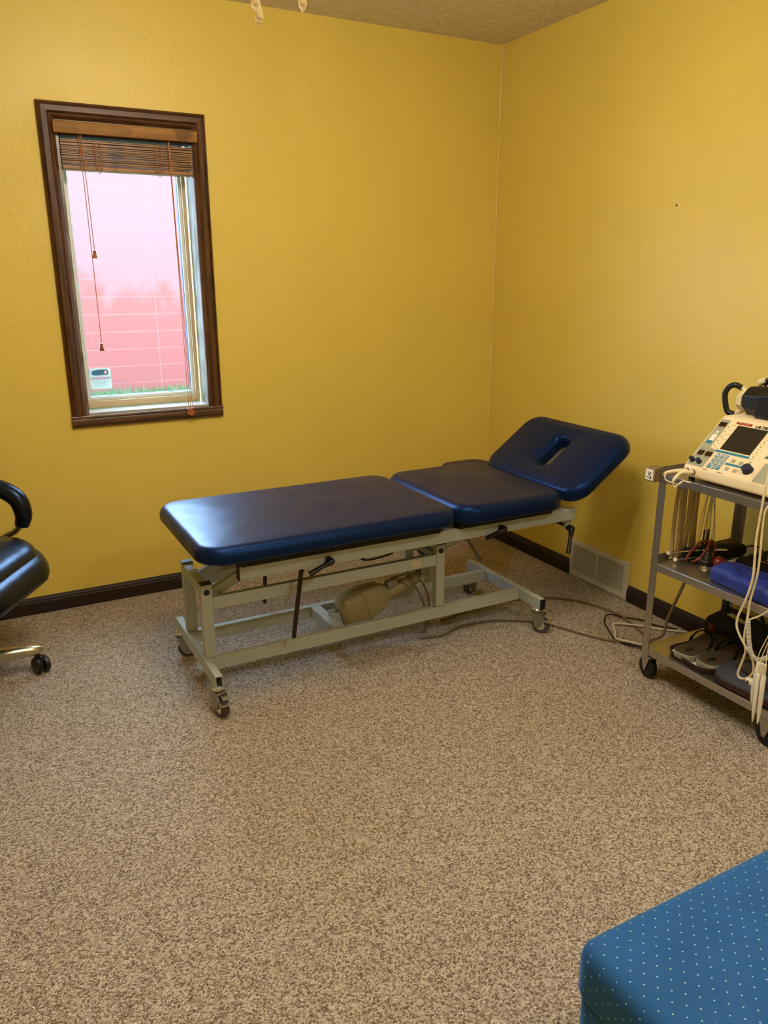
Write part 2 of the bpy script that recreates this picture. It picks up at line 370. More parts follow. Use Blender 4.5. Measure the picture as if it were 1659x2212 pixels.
# ------------------------------------------------------------------ window
win = bpy.data.objects.new('window_1', None); C.objects.link(win); win.location = ((WX0+WX1)/2, 0, WZ0); win['kind'] = 'structure'; WL[win] = win.location.copy()
cw = .059
cp = [(0, 0), (0, .012), (.006, .018), (.010, .014), (.016, .022), (.034, .024), (.042, .016), (.048, .018), (.056, .012), (cw, .010), (cw, 0)]   # (distance in from outer edge, projection)
ox0, ox1, oz0, oz1 = WX0-.058, WX1+.052, WZ0-.002, WZ1+.061
# mitred head and side casings
def cas(path): return MB().sweep(cp, path)
cas([lambda p: (ox0+p[0], -p[1], oz0), lambda p: (ox0+p[0], -p[1], oz1-p[0])]).build('side_casing', m_trim_v, win)
cas([lambda p: (ox1-p[0], -p[1], oz0), lambda p: (ox1-p[0], -p[1], oz1-p[0])]).build('side_casing', m_trim_v, win)
cas([lambda p: (ox0+p[0], -p[1], oz1-p[0]), lambda p: (ox1-p[0], -p[1], oz1-p[0])]).build('head_casing', m_trim_h, win)
ap = [(0, 0), (0, .022), (-.004, .024), (-.010, .024), (-.013, .02), (-.017, .022), (-.038, .020), (-.041, .016), (-.046, .016), (-.050, .010), (-.050, 0)]
MB().sweep(ap, [lambda p: (ox0-.001, -p[1], WZ0+p[0]), lambda p: (ox1+.001, -p[1], WZ0+p[0])]).build('apron', m_trim_h, win)
jm = MB(); jm.box(WX0, WX0+.012, -.004, .11, WZ0, WZ1); jm.build('jamb', m_jamb, win)
jm = MB(); jm.box(WX1-.008, WX1, -.004, .11, WZ0, WZ1); jm.build('jamb', m_jamb, win)
jm = MB(); jm.box(WX0+.012, WX1-.008, -.004, .11, WZ1-.012, WZ1); jm.build('head_jamb', m_jamb, win)
sl_ = new_mat('glossy_sill_paint', (168, 162, 152), .15); lk(sl_, bump(sl_, noise(sl_, objco(sl_), 18, 3), .3, .004), bsdf(sl_).inputs['Normal'])
MB().box(WX0+.012, WX1-.008, -.004, .11, WZ0, WZ0+.008).build('sill', sl_, win)
fy0, fy1 = .105, .155
fx0, fx1, fz0, fz1 = WX0+.012, WX1-.016, WZ0+.010, WZ1-.012
def ring(x0, x1, z0, z1, wv, wh, y0, y1):
    mb = MB(); mb.box(x0, x0+wv, y0, y1, z0, z1); mb.box(x1-wv, x1, y0, y1, z0, z1); mb.box(x0+wv, x1-wv, y0, y1, z0, z0+wh); mb.box(x0+wv, x1-wv, y0, y1, z1-wh, z1); return mb
ring(fx0, fx1, fz0, fz1, .016, .030, fy0, fy1).build('frame', m_vinylframe, win, bev=.002)
ring(fx0+.016, fx1-.016, fz0+.030, fz1-.030, .014, .016, fy0+.012, fy1).build('sash', m_whitevinyl, win, bev=.002)
ring(fx0+.030, fx1-.030, fz0+.046, fz1-.046, .002, .002, fy0+.022, fy1-.01).build('gasket', m_gasket, win)
MB().box(fx0+.031, fx1-.031, .132, .136, fz0+.047, fz1-.047).build('glass', m_glass, win, smooth=False)
gx0 = fx0+.034; gz0 = fz0+.050

# camera-warning decal, seen from behind so its print reads reversed
dec = empty('warning_decal', (gx0+.05, .131, gz0+.03), 'pale square warning decal with mirrored camera picture stuck low on the window glass', 'decal')
dx0, dz0, dw, dh = gx0+.000, gz0+.028, .088, .088
rr_ = rrect(0, dw, 0, dh, .008, 4, 2)
m_decal = new_mat('decal_film', (206, 236, 244), .5); tl = nd(m_decal, 'ShaderNodeBsdfTranslucent'); tl.inputs[0].default_value = (.5, .5, .42, 1); mx_ = nd(m_decal, 'ShaderNodeMixShader'); mx_.inputs[0].default_value = .6; lk(m_decal, bsdf(m_decal).outputs[0], mx_.inputs[1]); lk(m_decal, tl.outputs[0], mx_.inputs[2]); lk(m_decal, mx_.outputs[0], m_decal.node_tree.nodes['Material Output'].inputs[0])
fd = lambda u, v, d: (dx0+u, .1305-d, dz0+v)
MB().prism(rr_, fd, 0, .0008).build('film', m_decal, dec, smooth=False)
fdm = lambda u, v, d: (dx0+dw-u, .1295-d, dz0+v)     # mirrored
m_decalb = new_mat('decal_blue', (70, 130, 180), .5); m_decalp = new_mat('decal_pink', (196, 130, 190), .5)
g = MB(); g.prism([(.066, .058), (.078, .062), (.078, .077), (.066, .080), (.044, .084), (.040, .080), (.044, .070), (.040, .058)], fdm, 0, .0003)
g.prism([(.034+.010*cos(a), .071+.013*sin(a)) for a in [i*pi/8 for i in range(16)]], fdm, 0, .0003)
g.prism([(.020+.011*cos(a)*(1), .070+.013*sin(a)) for a in [i*pi/8 for i in range(16)]], fdm, 0, .0002)
g.build('camera_picture', m_decalb, dec, smooth=False)
g = MB(); g.prism([(.021+.006*cos(a), .070+.008*sin(a)) for a in [i*pi/8 for i in range(16)]], lambda u, v, d: (dx0+dw-u, .1291-d, dz0+v), 0, .0003); g.build('lens_picture', m_white, dec, smooth=False)
text_mb('WARNING', lambda u, v, d: fdm(u+.044, v+.040, d), .0165, 0, 'CENTER', .0004, .0006).build('lettering', m_decalp, dec, smooth=False)
g = MB()
for i, (a, b) in enumerate([(.018, .066), (.014, .070), (.020, .064), (.016, .068), (.024, .060)]):
    u = a
    while u < b:
        wd = random.uniform(.003, .009); disc_rect(g, fdm, u, min(u+wd, b), .033-i*.0055, .0345-i*.0055, .0003); u += wd+.0015
g.build('small_print', m_decalb, dec, smooth=False)

# ------------------------------------------------------------------ outdoors
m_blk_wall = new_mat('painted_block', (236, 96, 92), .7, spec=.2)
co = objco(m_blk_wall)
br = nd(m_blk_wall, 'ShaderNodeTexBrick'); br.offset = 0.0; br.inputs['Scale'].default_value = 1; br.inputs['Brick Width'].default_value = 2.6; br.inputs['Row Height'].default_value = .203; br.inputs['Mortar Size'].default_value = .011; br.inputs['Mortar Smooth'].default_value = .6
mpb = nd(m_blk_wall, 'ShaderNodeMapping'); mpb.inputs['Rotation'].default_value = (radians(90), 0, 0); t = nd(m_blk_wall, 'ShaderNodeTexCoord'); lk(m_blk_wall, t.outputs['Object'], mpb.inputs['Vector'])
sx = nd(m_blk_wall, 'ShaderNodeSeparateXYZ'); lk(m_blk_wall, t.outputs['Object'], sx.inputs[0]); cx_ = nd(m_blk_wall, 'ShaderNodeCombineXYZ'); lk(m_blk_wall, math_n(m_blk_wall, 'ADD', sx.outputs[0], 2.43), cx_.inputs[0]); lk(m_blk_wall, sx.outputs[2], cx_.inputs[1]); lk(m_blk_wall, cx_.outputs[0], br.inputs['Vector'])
# overexposed upper part painted paler into the coral, with a ragged lower edge
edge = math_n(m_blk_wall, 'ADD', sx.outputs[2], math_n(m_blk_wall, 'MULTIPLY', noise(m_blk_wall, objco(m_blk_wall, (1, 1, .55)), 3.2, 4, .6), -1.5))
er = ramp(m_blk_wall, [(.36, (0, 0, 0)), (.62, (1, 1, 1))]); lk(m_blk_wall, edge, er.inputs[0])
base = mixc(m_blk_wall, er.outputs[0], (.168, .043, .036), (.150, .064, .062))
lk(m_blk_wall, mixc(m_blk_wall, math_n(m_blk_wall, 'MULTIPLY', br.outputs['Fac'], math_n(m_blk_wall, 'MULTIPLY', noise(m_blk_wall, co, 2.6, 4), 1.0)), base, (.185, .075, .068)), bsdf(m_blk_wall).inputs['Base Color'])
lk(m_blk_wall, bump(m_blk_wall, br.outputs['Fac'], -.6, .01), bsdf(m_blk_wall).inputs['Normal'])
solo(MB().box(-7, 6, 6.5, 6.8, -.06, 2.75), 'neighbouring_wall', m_blk_wall, 'coral painted concrete block wall outside beyond the window, glare paling its upper colour', 'wall', smooth=False)
m_soil = new_mat('lawn_soil', (60, 74, 40), .95); vary(m_soil, (64, 86, 48), .3, 8)
struct(MB().box(-9, 8, .17, 9, -.5, -.06), 'ground', m_soil, smooth=False)
m_grass = new_mat('grass_blades', (56, 88, 46), .7); gr = MB()
for i in range(2600):
    x = random.uniform(-1.9, .6); y = random.uniform(5.6, 6.42); hgt = random.uniform(.12, .21); a = random.uniform(0, pi); lx, ly = random.uniform(-.06, .06), random.uniform(-.06, .06)
    dx, dy = .012*cos(a), .012*sin(a)
    gr.add([(x-dx, y-dy, -.06), (x+dx, y+dy, -.06), (x+lx, y+ly, -.06+hgt)], [(0, 1, 2)])
solo(gr, 'grass', m_grass, 'strip of green grass at the foot of the coral block wall outdoors', 'grass', kind='stuff', smooth=False, base=(-.6, 6, -.06))

# ------------------------------------------------------------------ window blind
bl = empty('window_blind', (-1.79, -.02, 1.93), 'raised brown wooden slat blind with valance at the top of the window', 'window blind')
bx0, bx1 = WX0+.010, WX1-.010
vp = [(.0, -.024), (.004, -.040), (.010, -.043), (.038, -.038), (.044, -.036), (.046, -.024)]
MB().sweep([(p[0], p[1]) for p in vp], [lambda p: (bx0-.018, p[1]-.002, 1.950-p[0]), lambda p: (bx1+.018, p[1]-.002, 1.950-p[0])]).build('valance', m_slat, bl)
MB().box(bx0, bx1, -.018, .05, 1.90, 1.944).build('head_rail', m_board, bl)
for k in range(24):
    z = 1.886-k*.0036+random.uniform(-.0012, .0012); y0 = -.022+random.uniform(-.008, .006)
    MB().box(bx0+.004, bx1-.004, y0, y0+.048, z-.0013, z+.0013).build('slat', m_slat, bl, smooth=False)
MB().box(bx0+.003, bx1-.003, -.024, .030, 1.781, 1.797).build('bottom_rail', m_slat, bl, bev=.003)
def cordline(pts, r=.0015, mat=m_cord, nm='cord'): return MB().tube(pts, r, 6, 3).build(nm, mat, bl)
for cx in (-1.905, -1.675):      # ladder tapes bunched in front of the slats
    for s in (-1, 1):
        P = []
        for i in range(26): z = 1.885-i*.0040; P.append((cx+s*(.006+.008*abs(sin(i*1.3+s))), -.030-.004*cos(i*2.1), z))
        cordline(P, .0012)
    cordline([(cx, -.03, 1.81), (cx-.01, -.032, 1.805), (cx-.004, -.034, 1.792), (cx+.008, -.03, 1.786), (cx+.003, -.028, 1.772), (cx-.003, -.028, 1.773), (cx+.002, -.028, 1.780)], .0012)
def tassel(x, y, z, mat=m_tassel):
    t_ = MB().lathe([(.003, 0), (.0065, .002), (.0058, .012), (.0080, .020), (.0100, .026), (.0095, .030), (.003, .032)], (x, y, z), (0, 0, -1), 14).build('tassel', mat, bl)
    MB().lathe([(.001, 0), (.0032, -.003), (.0035, -.009), (.0035, -.010)], (x, y, z+.002), (0, 0, -1), 10)
cordline([(-1.962, -.036, 1.90), (-1.958, -.036, 1.70), (-1.955, -.034, 1.487)], .0015)
cordline([(-1.970, -.036, 1.90), (-1.967, -.036, 1.6), (-1.965, -.034, 1.127)], .0015)
tassel(-1.955, -.034, 1.489); tassel(-1.965, -.034, 1.129)
for dx, zz in ((-.008, .838), (.001, .832), (.009, .838)):
    cordline([(-1.632+dx*.2, -.036, 1.90), (-1.628+dx*.3, -.036, 1.4), (-1.622+dx, -.034, zz)], .0012)
    tassel(-1.622+dx, -.036, zz+.001)

# ------------------------------------------------------------------ chandelier
ch = empty('chandelier', (-1.74, -1.79, CH), 'small chandelier with hanging crystal drops at the ceiling', 'chandelier')
hx, hy = -1.74, -1.79
m_brass = new_mat('aged_brass', (180, 140, 70), .3, metal=1)
MB().lathe([(.06, 0), (.06, -.012), (.04, -.025), (.01, -.03)], (hx, hy, CH), (0, 0, 1), 24).build('canopy', m_brass, ch)
MB().cyl((hx, hy, CH-.03), (hx, hy, 2.24), .006).build('stem', m_brass, ch)
MB().lathe([(.004, -.10), (.018, -.09), (.022, -.06), (.010, -.03), (.026, 0), (.030, .03), (.012, .06), (.008, .08)], (hx, hy, 2.16), (0, 0, 1), 20).build('hub', m_brass, ch)
m_bulb = bpy.data.materials.new('lit_bulb'); m_bulb.use_nodes = True; bsdf(m_bulb).inputs['Emission Color'].default_value = (*BULB_COLOR, 1); bsdf(m_bulb).inputs['Emission Strength'].default_value = 12
m_cry = new_mat('crystal', (250, 236, 206), .03); bsdf(m_cry).inputs['Transmission Weight'].default_value = .85; bsdf(m_cry).inputs['IOR'].default_value = 1.5
def crystal(x, y, z, parent, h=.044, r=.009):
    a0 = random.uniform(0, 1)
    MB().lathe([(.0006, 0), (r, .014), (r*.92, .020), (.0035, h-.004), (.001, h)], (x, y, z), (0, 0, 1), 6).build('crystal_drop', m_cry, parent, smooth=False)
for k in range(5):
    a = 2*pi*k/5+.35; ax, ay = cos(a), sin(a)
    P = [(hx+ax*.02, hy+ay*.02, 2.16), (hx+ax*.07, hy+ay*.07, 2.11), (hx+ax*.13, hy+ay*.13, 2.12), (hx+ax*.17, hy+ay*.17, 2.16)]
    arm_ = MB().tube(P, .005, 8).build('arm', m_brass, ch)
    ex, ey = hx+ax*.17, hy+ay*.17
    MB().lathe([(.004, 0), (.022, .006), (.024, .012), (.010, .014), (.010, .05), (.004, .052)], (ex, ey, 2.16), (0, 0, 1), 16).build('candle_cup', m_brass, arm_)
    MB().lathe([(.006, 0), (.014, .014), (.016, .026), (.010, .044), (.002, .056)], (ex, ey, 2.213), (0, 0, 1), 12).build('bulb', m_bulb, arm_)
    ld = bpy.data.lights.new('bulb_light', 'POINT'); ld.energy = BULB_POWER; ld.color = BULB_COLOR; ld.shadow_soft_size = .03
    lo = bpy.data.objects.new('bulb_light', ld); C.objects.link(lo); lo.parent = ch; lo.location = Vector((ex+ax*.045, ey+ay*.045, 2.24))-WL[ch]
for x, y, z in ((-1.884, -1.83, 1.843), (-1.889, -1.828, 1.866), (-1.807, -1.861, 1.868)):
    MB().cyl((x, y, z+.042), (x+(hx-x)*.5, y+(hy-y)*.5, 2.06), .0006, 6).build('hook_wire', m_brass, ch)
    crystal(x, y, z, ch)

# added dome lamp, unseen at the camera end, brightens right wall and floor
dl = empty('added_ceiling_fill', (-1.0, -3.55, CH), 'added unseen fill dome above the blue bench, brightening right wall and floor', 'fill light')
MB().lathe([(.15, 0), (.155, -.012), (.150, -.022)], (-1.0, -3.55, CH), (0, 0, 1), 32).build('added_fill_base', m_brass, dl)
m_fill_dome = bpy.data.materials.new('added_fill_dome'); m_fill_dome.use_nodes = True; bsdf(m_fill_dome).inputs['Emission Color'].default_value = (*BULB_COLOR, 1); bsdf(m_fill_dome).inputs['Emission Strength'].default_value = 3
MB().lathe([(.145, -.022), (.13, -.045), (.09, -.065), (.04, -.075), (.005, -.078)], (-1.0, -3.55, CH), (0, 0, 1), 32).build('dome', m_fill_dome, dl)
ld = bpy.data.lights.new('fill_dome_light', 'AREA'); ld.shape = 'DISK'; ld.size = .28; ld.energy = FILL_DOME_POWER; ld.color = BULB_COLOR
lo = bpy.data.objects.new('fill_dome_light', ld); C.objects.link(lo); lo.parent = dl; lo.location = (0, 0, -.085)

# ------------------------------------------------------------------ floor vent in the right wall
vt = empty('vent_grille', (0, -.915, 0), 'beige metal return air grille with two rows of louvres low on right wall', 'vent')
y0, y1, z0, z1 = -1.106, -.722, .002, .178
fv = MB(); px0 = -.012
fv.box(px0, 0, y0, y0+.030, z0, z1); fv.box(px0, 0, y1-.022, y1, z0, z1); fv.box(px0, 0, y0+.030, y1-.022, z0, z0+.028); fv.box(px0, 0, y0+.030, y1-.022, z1-.022, z1); fv.box(px0, 0, -.913, -.900, z0+.028, z1-.022)
fv.build('frame', m_grille, vt, bev=.003)
MB().box(-.0015, 0, y0+.03, y1-.022, z0+.028, z1-.022).build('backing', m_void, vt, smooth=False)
for (ya, yb) in ((y0+.030, -.913), (-.900, y1-.022)):
    for k in range(12):
        z = z0+.034+k*.0107
        MB().add([(px0+.0005, ya, z-.001), (px0+.0005, yb, z-.001), (-.002, yb, z+.0025), (-.002, ya, z+.0025), (px0+.0005, ya, z-.0024), (px0+.0005, yb, z-.0024), (-.002, yb, z+.0012), (-.002, ya, z+.0012)],
                 [(0, 1, 2, 3), (7, 6, 5, 4), (0, 4, 5, 1), (3, 2, 6, 7), (0, 3, 7, 4), (1, 5, 6, 2)]).build('louvre', m_grille, vt, smooth=False)
for yy in (y0+.012, y1-.010): MB().lathe([(.004, 0), (.003, .002)], (px0, yy, .085), (-1, 0, 0), 10).build('screw', m_zinc, vt)
solo(MB().lathe([(.002, 0), (.002, .004), (.0035, .005), (.002, .006)], (0, -1.161, 1.644), (-1, 0, 0), 8), 'nail', m_blk, 'tiny dark nail head in the yellow right wall', 'nail', base=(0, -1.161, 1.644))

# ------------------------------------------------------------------ treatment table
tb = empty('treatment_table', (-1.2, -.925, 0), 'adjustable treatment table with navy padded sections and grey metal frame on casters', 'treatment table')
F0, F1 = -1.19, -.665
for x0, x1, openend in ((-1.894, -1.870, True), (-.570, -.545, False)):
    t_ = .002; mb = MB()
    if openend:
        mb.box(x0, x0+t_, F0, F1, .105, .150); mb.box(x1-t_, x1, F0, F1, .105, .150); mb.box(x0+t_, x1-t_, F0, F1, .148, .150); mb.box(x0+t_, x1-t_, F0, F1, .105, .107); mb.box(x0+t_, x1-t_, F0+.06, F0+.064, .107, .148)
        fb = mb.build('foot_bar', m_frame, tb, smooth=False)
    else:
        mb.box(x0, x1, F0+.002, F1, .105, .150); fb = mb.build('foot_bar', m_frame, tb, bev=.002)
        MB().box(x0, x1, F0-.002, F0+.002, .105, .150).build('end_cap', m_black, fb)
UF, UR = -1.050, -.812      # front faces of front and rear frames
for xx0, xx1 in ((-1.886, -1.848), (-.974, -.937)):
    for yf in (UF, UR):
        up_ = MB().box(xx0, xx1, yf, yf+.030, .150, .414 if xx0 < -1.5 else .405).build('upright', m_frame, tb, bev=.002)
        MB().box(xx0, xx1, yf, yf+.030, .414 if xx0 < -1.5 else .405, .418 if xx0 < -1.5 else .409).build('end_cap', m_black, up_)
        MB().cyl(((xx0+xx1)/2, yf-.001, .388 if xx0 < -1.5 else .380), ((xx0+xx1)/2, yf+.001, .388 if xx0 < -1.5 else .380), .0105).build('pivot_cap', m_black, up_)
for yf in (UF, UR):
    MB().box(-1.870, -.570, yf+.001, yf+.026, .100, .147).build('lower_rail', m_frame, tb, bev=.002)
    MB().box(-1.848, -.974, yf+.002, yf+.027, .322, .366).build('middle_rail', m_frame, tb, bev=.002)
MB().box(-1.886, -1.856, UF+.030, UR, .376, .410).build('cross_bar', m_frame, tb, bev=.002)
MB().box(-.970, -.940, UF+.030, UR, .33, .366).build('cross_bar', m_frame, tb, bev=.002)
# sticker on middle rail
MB().box(-1.085, -1.045, UF+.0012, UF+.002, .333, .360).build('label_patch', new_mat('faded_label', (196, 190, 170), .6), tb)
# upper frame
RF, RR = -1.150, -.725
mr = MB().box(-1.782, -.380, RF, RF+.028, .449, .497).build('main_rail', m_frame, tb, bev=.0025)
MB().box(-1.7845, -1.7815, RF-.0003, RF+.0283, .4487, .4973).build('end_cap', m_black, mr)
MB().box(-1.782, -.380, RR, RR+.028, .449, .497).build('main_rail', m_frame, tb, bev=.0025)
for x in (-1.70, -.99, -.42): MB().box(x, x+.035, RF+.028, RR, .455, .490).build('cross_tube', m_frame, tb, bev=.002)
for yf in (UF+.032, UR-.030):   # lifting arms
    MB().bar((-1.866, yf+.012, .352), (-1.66, yf+.012, .452), .022, .034).build('lift_arm', m_frame, tb, bev=.002)
    MB().bar((-.955, yf+.012, .352), (-.76, yf+.012, .452), .022, .030).build('lift_arm', m_frame, tb, bev=.002)
MB().box(-1.80, -1.62, RR-.004, RR+.0, .395, .462).build('gusset_plate', m_frame, tb)
# cushions
CF, CR = -1.240, -.612
ZB, ZT = .542, .598
def sag(x, y, z):
    return (x, y, z-.0025*max(0, 1-abs((y-CF)/.05))*(.5+.5*sin((x+1.9)*9)))
pillow(-1.925, -.983, CF, CR, ZB, ZT, .085, .034, sag, .006).build('leg_cushion', m_navy, tb, angle=60, label='long navy padded leg section')
pillow(-.974, -.487, CF+.012, CR+.004, ZB-.013, ZT-.002, .085, .034, crown=.007).build('seat_cushion', m_navy, tb, angle=60, label='square navy padded middle section')
MB().box(-1.775, -1.03, RF-.012, RR+.040, .4975, ZB+.004).build('support_board', m_board, tb)
MB().box(-.945, -.515, RF-.012, RR+.040, .4975, ZB-.006).build('support_board', m_board, tb)
MB().box(-1.88, -1.775, RF+.05, RR-.02, ZB-.014, ZB+.004).build('support_board', m_board, tb)
ha = radians(36); P0 = Vector((-.487, 0, .578)); hu = Vector((cos(ha), 0, sin(ha))); hn = Vector((-sin(ha), 0, cos(ha)))
fh = lambda u, y, n: tuple(P0+hu*u+hn*n+Vector((0, y, 0)))
pillow(.002, .366, CF, CR, -.058, 0, .085, .034, fh, .005, slot=(.112, .262, -.967, -.893, .026)).build('head_cushion', m_navy, tb, angle=60, label='tilted navy head section with breathing slot')
hb = MB()
for y in (-1.06, -.82): hb.add(*loft([[fh(u, yy, n) for yy, n in ((y-.014, -.085), (y+.014, -.085), (y+.014, -.058), (y-.014, -.058))] for u in (.0, .32)]))
hb.add(*loft([[fh(u, yy, n) for u, n in ((.29, -.085), (.32, -.085), (.32, -.058), (.29, -.058))] for yy in (-1.05, -.83)]))
hb.build('head_frame', m_frame, tb)
# bar seen through slot
hb = MB(); hb.add(*loft([[fh(u, yy, n) for yy, n in ((-.884, -.100), (-.848, -.100), (-.848, -.060), (-.884, -.060))] for u in (.05, .34)])); hb.build('head_stay', m_frame, tb)
# plate carrying head part sticking out behind the seat cushion (grey green far lobe)
m_sage = new_mat('sage_vinyl', (86, 88, 46), .6)
pillow(-.62, -.38, -.66, -.46, .535, .566, .075, .014, crown=.004).build('arm_rest_pad', m_navy, tb, angle=60, label='dark folded arm rest pad on far side')
MB().bar((-.50, -.56, .530), (-.50, -.71, .475), .02, .012).build('arm_rest_bracket', m_frame, tb)
# ratchet rods
MB().bar((-1.548, -1.105, .452), (-1.589, -1.105, .185), .012, .012, (0, 1, 0)).build('ratchet_rod', m_rod, tb)
MB().bar((-1.548, -.742, .452), (-1.567, -.742, .172), .012, .012, (0, 1, 0)).build('ratchet_rod', m_rod, tb)
MB().bar((-.735, -.742, .452), (-.548, -.742, .166), .012, .012, (0, 1, 0)).build('ratchet_rod', m_zinc, tb)
# levers
def lever(piv, tip, side=(0, -1, 0)):
    p = Vector(piv); t = Vector(tip); s = Vector(side); d = t-p
    mb = MB(); mb.cyl(p-s*.0, p+s*.026, .013, 16)
    q = p+s*.022
    mb.tube([q-d*.04, q+d*.12, q+d*.35+Vector((0, 0, 0)), q+d*.65, q+d*1.0], [.013, .012, .0075, .0085, .0095], 12, 5)
    return mb
lever((-1.470, RF, .468), (-1.552, RF-.010, .441)).build('lever', m_black, tb, label='black clamp lever below leg section')
lever((-.752, RF, .470), (-.838, RF-.010, .452)).build('lever', m_black, tb, label='black clamp lever below middle section')
MB().box(-.402, -.380, -1.125, -1.105, .405, .450).build('crank_bracket', m_frame, tb, bev=.002)
lever((-.391, -1.12, .408), (-.428, -1.150, .318)).build('lever', m_black, tb, label='black crank lever hanging below the head end')
MB().cyl((-.391, -1.11, .412), (-.391, -.80, .412), .007).build('crank_shaft', m_rod, tb)
MB().box(-.60, -.52, -.90, -.84, .432, .449).build('under_plate', m_frame, tb, bev=.002)
# actuator
ay = -.93; A = Vector((-1.275, ay, .163)); Bp = Vector((-.955, ay, .252)); ad = (Bp-A).normalized(); an_ = Vector((-ad.z, 0, ad.x))
fa = lambda u, v, d: tuple(A+ad*u+an_*v+Vector((0, d, 0)))
def octloop(u, hh, ww, ch_=.011, off=0): return [fa(u, v+off, d) for v, d in ((-hh+ch_, -ww), (hh-ch_, -ww), (hh, -ww+ch_), (hh, ww-ch_), (hh-ch_, ww), (-hh+ch_, ww), (-hh, ww-ch_), (-hh, -ww+ch_))]
act = MB(); act.add(*loft([octloop(-.060, .040, .035), octloop(-.040, .062, .046), octloop(.035, .064, .048), octloop(.037, .061, .045), octloop(.041, .061, .045), octloop(.043, .064, .048), octloop(.120, .050, .040), octloop(.150, .028, .026), octloop(.158, .024, .022)]))
ao = act.build('actuator_motor', m_motor, tb, bev=.002, smooth=False)
MB().cyl(fa(.10, -.012, 0), fa(.30, -.004, 0), .024, 20).build('actuator_tube', m_motor, ao)
MB().cyl(fa(.29, -.004, 0), fa(.345, -.004, 0), .014, 16).build('actuator_rod', m_zinc_l, ao)
MB().obox(fa(.175, .034, -.012), ad, (0, 1, 0), an_, .022, .014, .012).build('plug_socket', m_zinc, ao)
MB().box(-1.40, -1.36, UF+.026, UR+.002, .108, .146).build('actuator_mount', m_frame, tb, bev=.002)
lug = MB(); lug.box(-1.372, -1.300, ay-.020, ay-.014, .118, .165); lug.box(-1.372, -1.300, ay+.014, ay+.020, .118, .165); lug.cyl((-1.315, ay-.03, .142), (-1.315, ay+.03, .142), .009); lug.build('mount_lug', m_frame, tb)
lug = MB(); lug.box(-.985, -.935, ay-.026, ay-.020, .215, .315); lug.box(-.985, -.935, ay+.020, ay+.026, .215, .315); lug.cyl((-.955, ay-.034, .250), (-.955, ay+.034, .250), .008); lug.box(-.97, -.94, ay-.026, ay+.026, .30, .34); lug.build('drive_lug', m_frame, tb)
MB().tube([fa(.19, .040, -.02), (-1.06, ay-.05, .255), (-1.02, ay-.07, .20), (-.995, ay-.075, .12), (-.985, ay-.06, .03), (-.98, ay-.03, .006)], .0045, 8).build('motor_cable', m_greycord, tb)
MB().tube([fa(.19, .046, -.01), (-1.05, ay-.04, .275), (-1.00, ay-.06, .235), (-.975, ay-.07, .15), (-.975, ay-.055, .04), (-.97, ay-.03, .006)], .0045, 8).build('motor_cable', m_greycord, tb)
MB().tube([(-1.26, ay-.02, .45), (-1.27, ay-.05, .40), (-1.25, ay-.06, .375), (-1.17, ay-.05, .372), (-1.12, ay-.05, .385), (-1.10, ay-.04, .42), (-1.10, ay-.02, .455)], .004, 8).build('control_cable', m_black, tb)
MB().tube([(-.937, -1.04, .375), (-.89, -1.06, .40), (-.84, -1.08, .45)], .0035, 8).build('control_cable', m_wirew, tb)
# casters
def caster(x, y, d):
    """d = unit vector of trail direction"""
    d = Vector((d[0], d[1], 0)).normalized(); sd = Vector((-d.y, d.x, 0)); top = Vector((x, y, .105)); c = Vector((x, y, .0355))+d*.018
    R_ = .0355
    pl = MB().lathe([(.020, 0), (.023, -.004), (.023, -.010), (.014, -.016), (.012, -.020)], top, (0, 0, 1), 20).build('caster', m_zinc_l, tb, label='swivel caster')
    fk = MB()
    for s in (-1, 1):
        po = [(-.026, .088), (.022, .088), (.032, .064), (.010, -.010+.0355), (-.008, -.010+.0355)]
        o = Vector((x, y, 0))+sd*s*.017
        fk.prism(po, lambda u, v, dd, o=o: tuple(o+d*(u+.006)+Vector((0, 0, v))+sd*dd), -.0015, .0015)
    fk.obox(Vector((x, y, .087))+d*.004, d, sd, (0, 0, 1), .025, .0185, .0015)
    fk.build('fork', m_zinc, pl)
    MB().lathe([(R_-.006, -.012), (R_-.001, -.011), (R_, -.008), (R_, .008), (R_-.001, .011), (R_-.006, .012)], c, sd, 28).build('wheel', m_rubber, pl)
    MB().lathe([(R_*.62, -.0135), (R_*.58, -.0145), (R_*.58, .0145), (R_*.62, .0135)], c, sd, 20).build('hub', m_zinc_l, pl)
    bk = MB(); bk.obox(c+d*.030+Vector((0, 0, .022)), d, sd, (0, 0, 1), .012, .017, .003); bk.obox(c+d*.018+Vector((0, 0, .040)), d, sd, (0, 0, 1), .014, .010, .004); bk.build('brake_pedal', m_zinc_l, pl)
caster(-1.882, F0+.028, (.22, -1)); caster(-.5575, F0+.030, (.45, -.85)); caster(-1.882, F1-.030, (.8, -.35)); caster(-.5575, F1-.030, (-.9, -.3))

# ------------------------------------------------------------------ floor cords
def cord(pts, r, mat, name, label, flat=False): return solo(MB().tube(pts, r, 8, 8), name, mat, label, 'cord', base=pts[0])
z = .005
cord([(-1.02, -1.00, z), (-.92, -1.02, z), (-.806, -.985, z), (-.667, -1.002, z), (-.56, -1.062, z), (-.477, -1.150, z), (-.400, -1.317, z), (-.330, -1.42, z), (-.275, -1.50, z), (-.20, -1.54, z), (-.06, -1.56, z)], .0045, m_greycord, 'power_cord', 'grey cord on carpet running from under the table past its front caster')
cord([(-.85, -.90, z), (-.60, -.85, z), (-.42, -.875, z), (-.307, -.917, z), (-.215, -1.005, z), (-.165, -1.13, z), (-.160, -1.25, z), (-.205, -1.40, z), (-.24, -1.46, z+.010), (-.19, -1.48, z+.03), (-.165, -1.475, .10), (-.150, -1.50, .20), (-.135, -1.53, .32), (-.125, -1.555, .42)], .006, m_greycord, 'power_cord', 'thick grey cord curving over carpet and rising behind the steel cart')
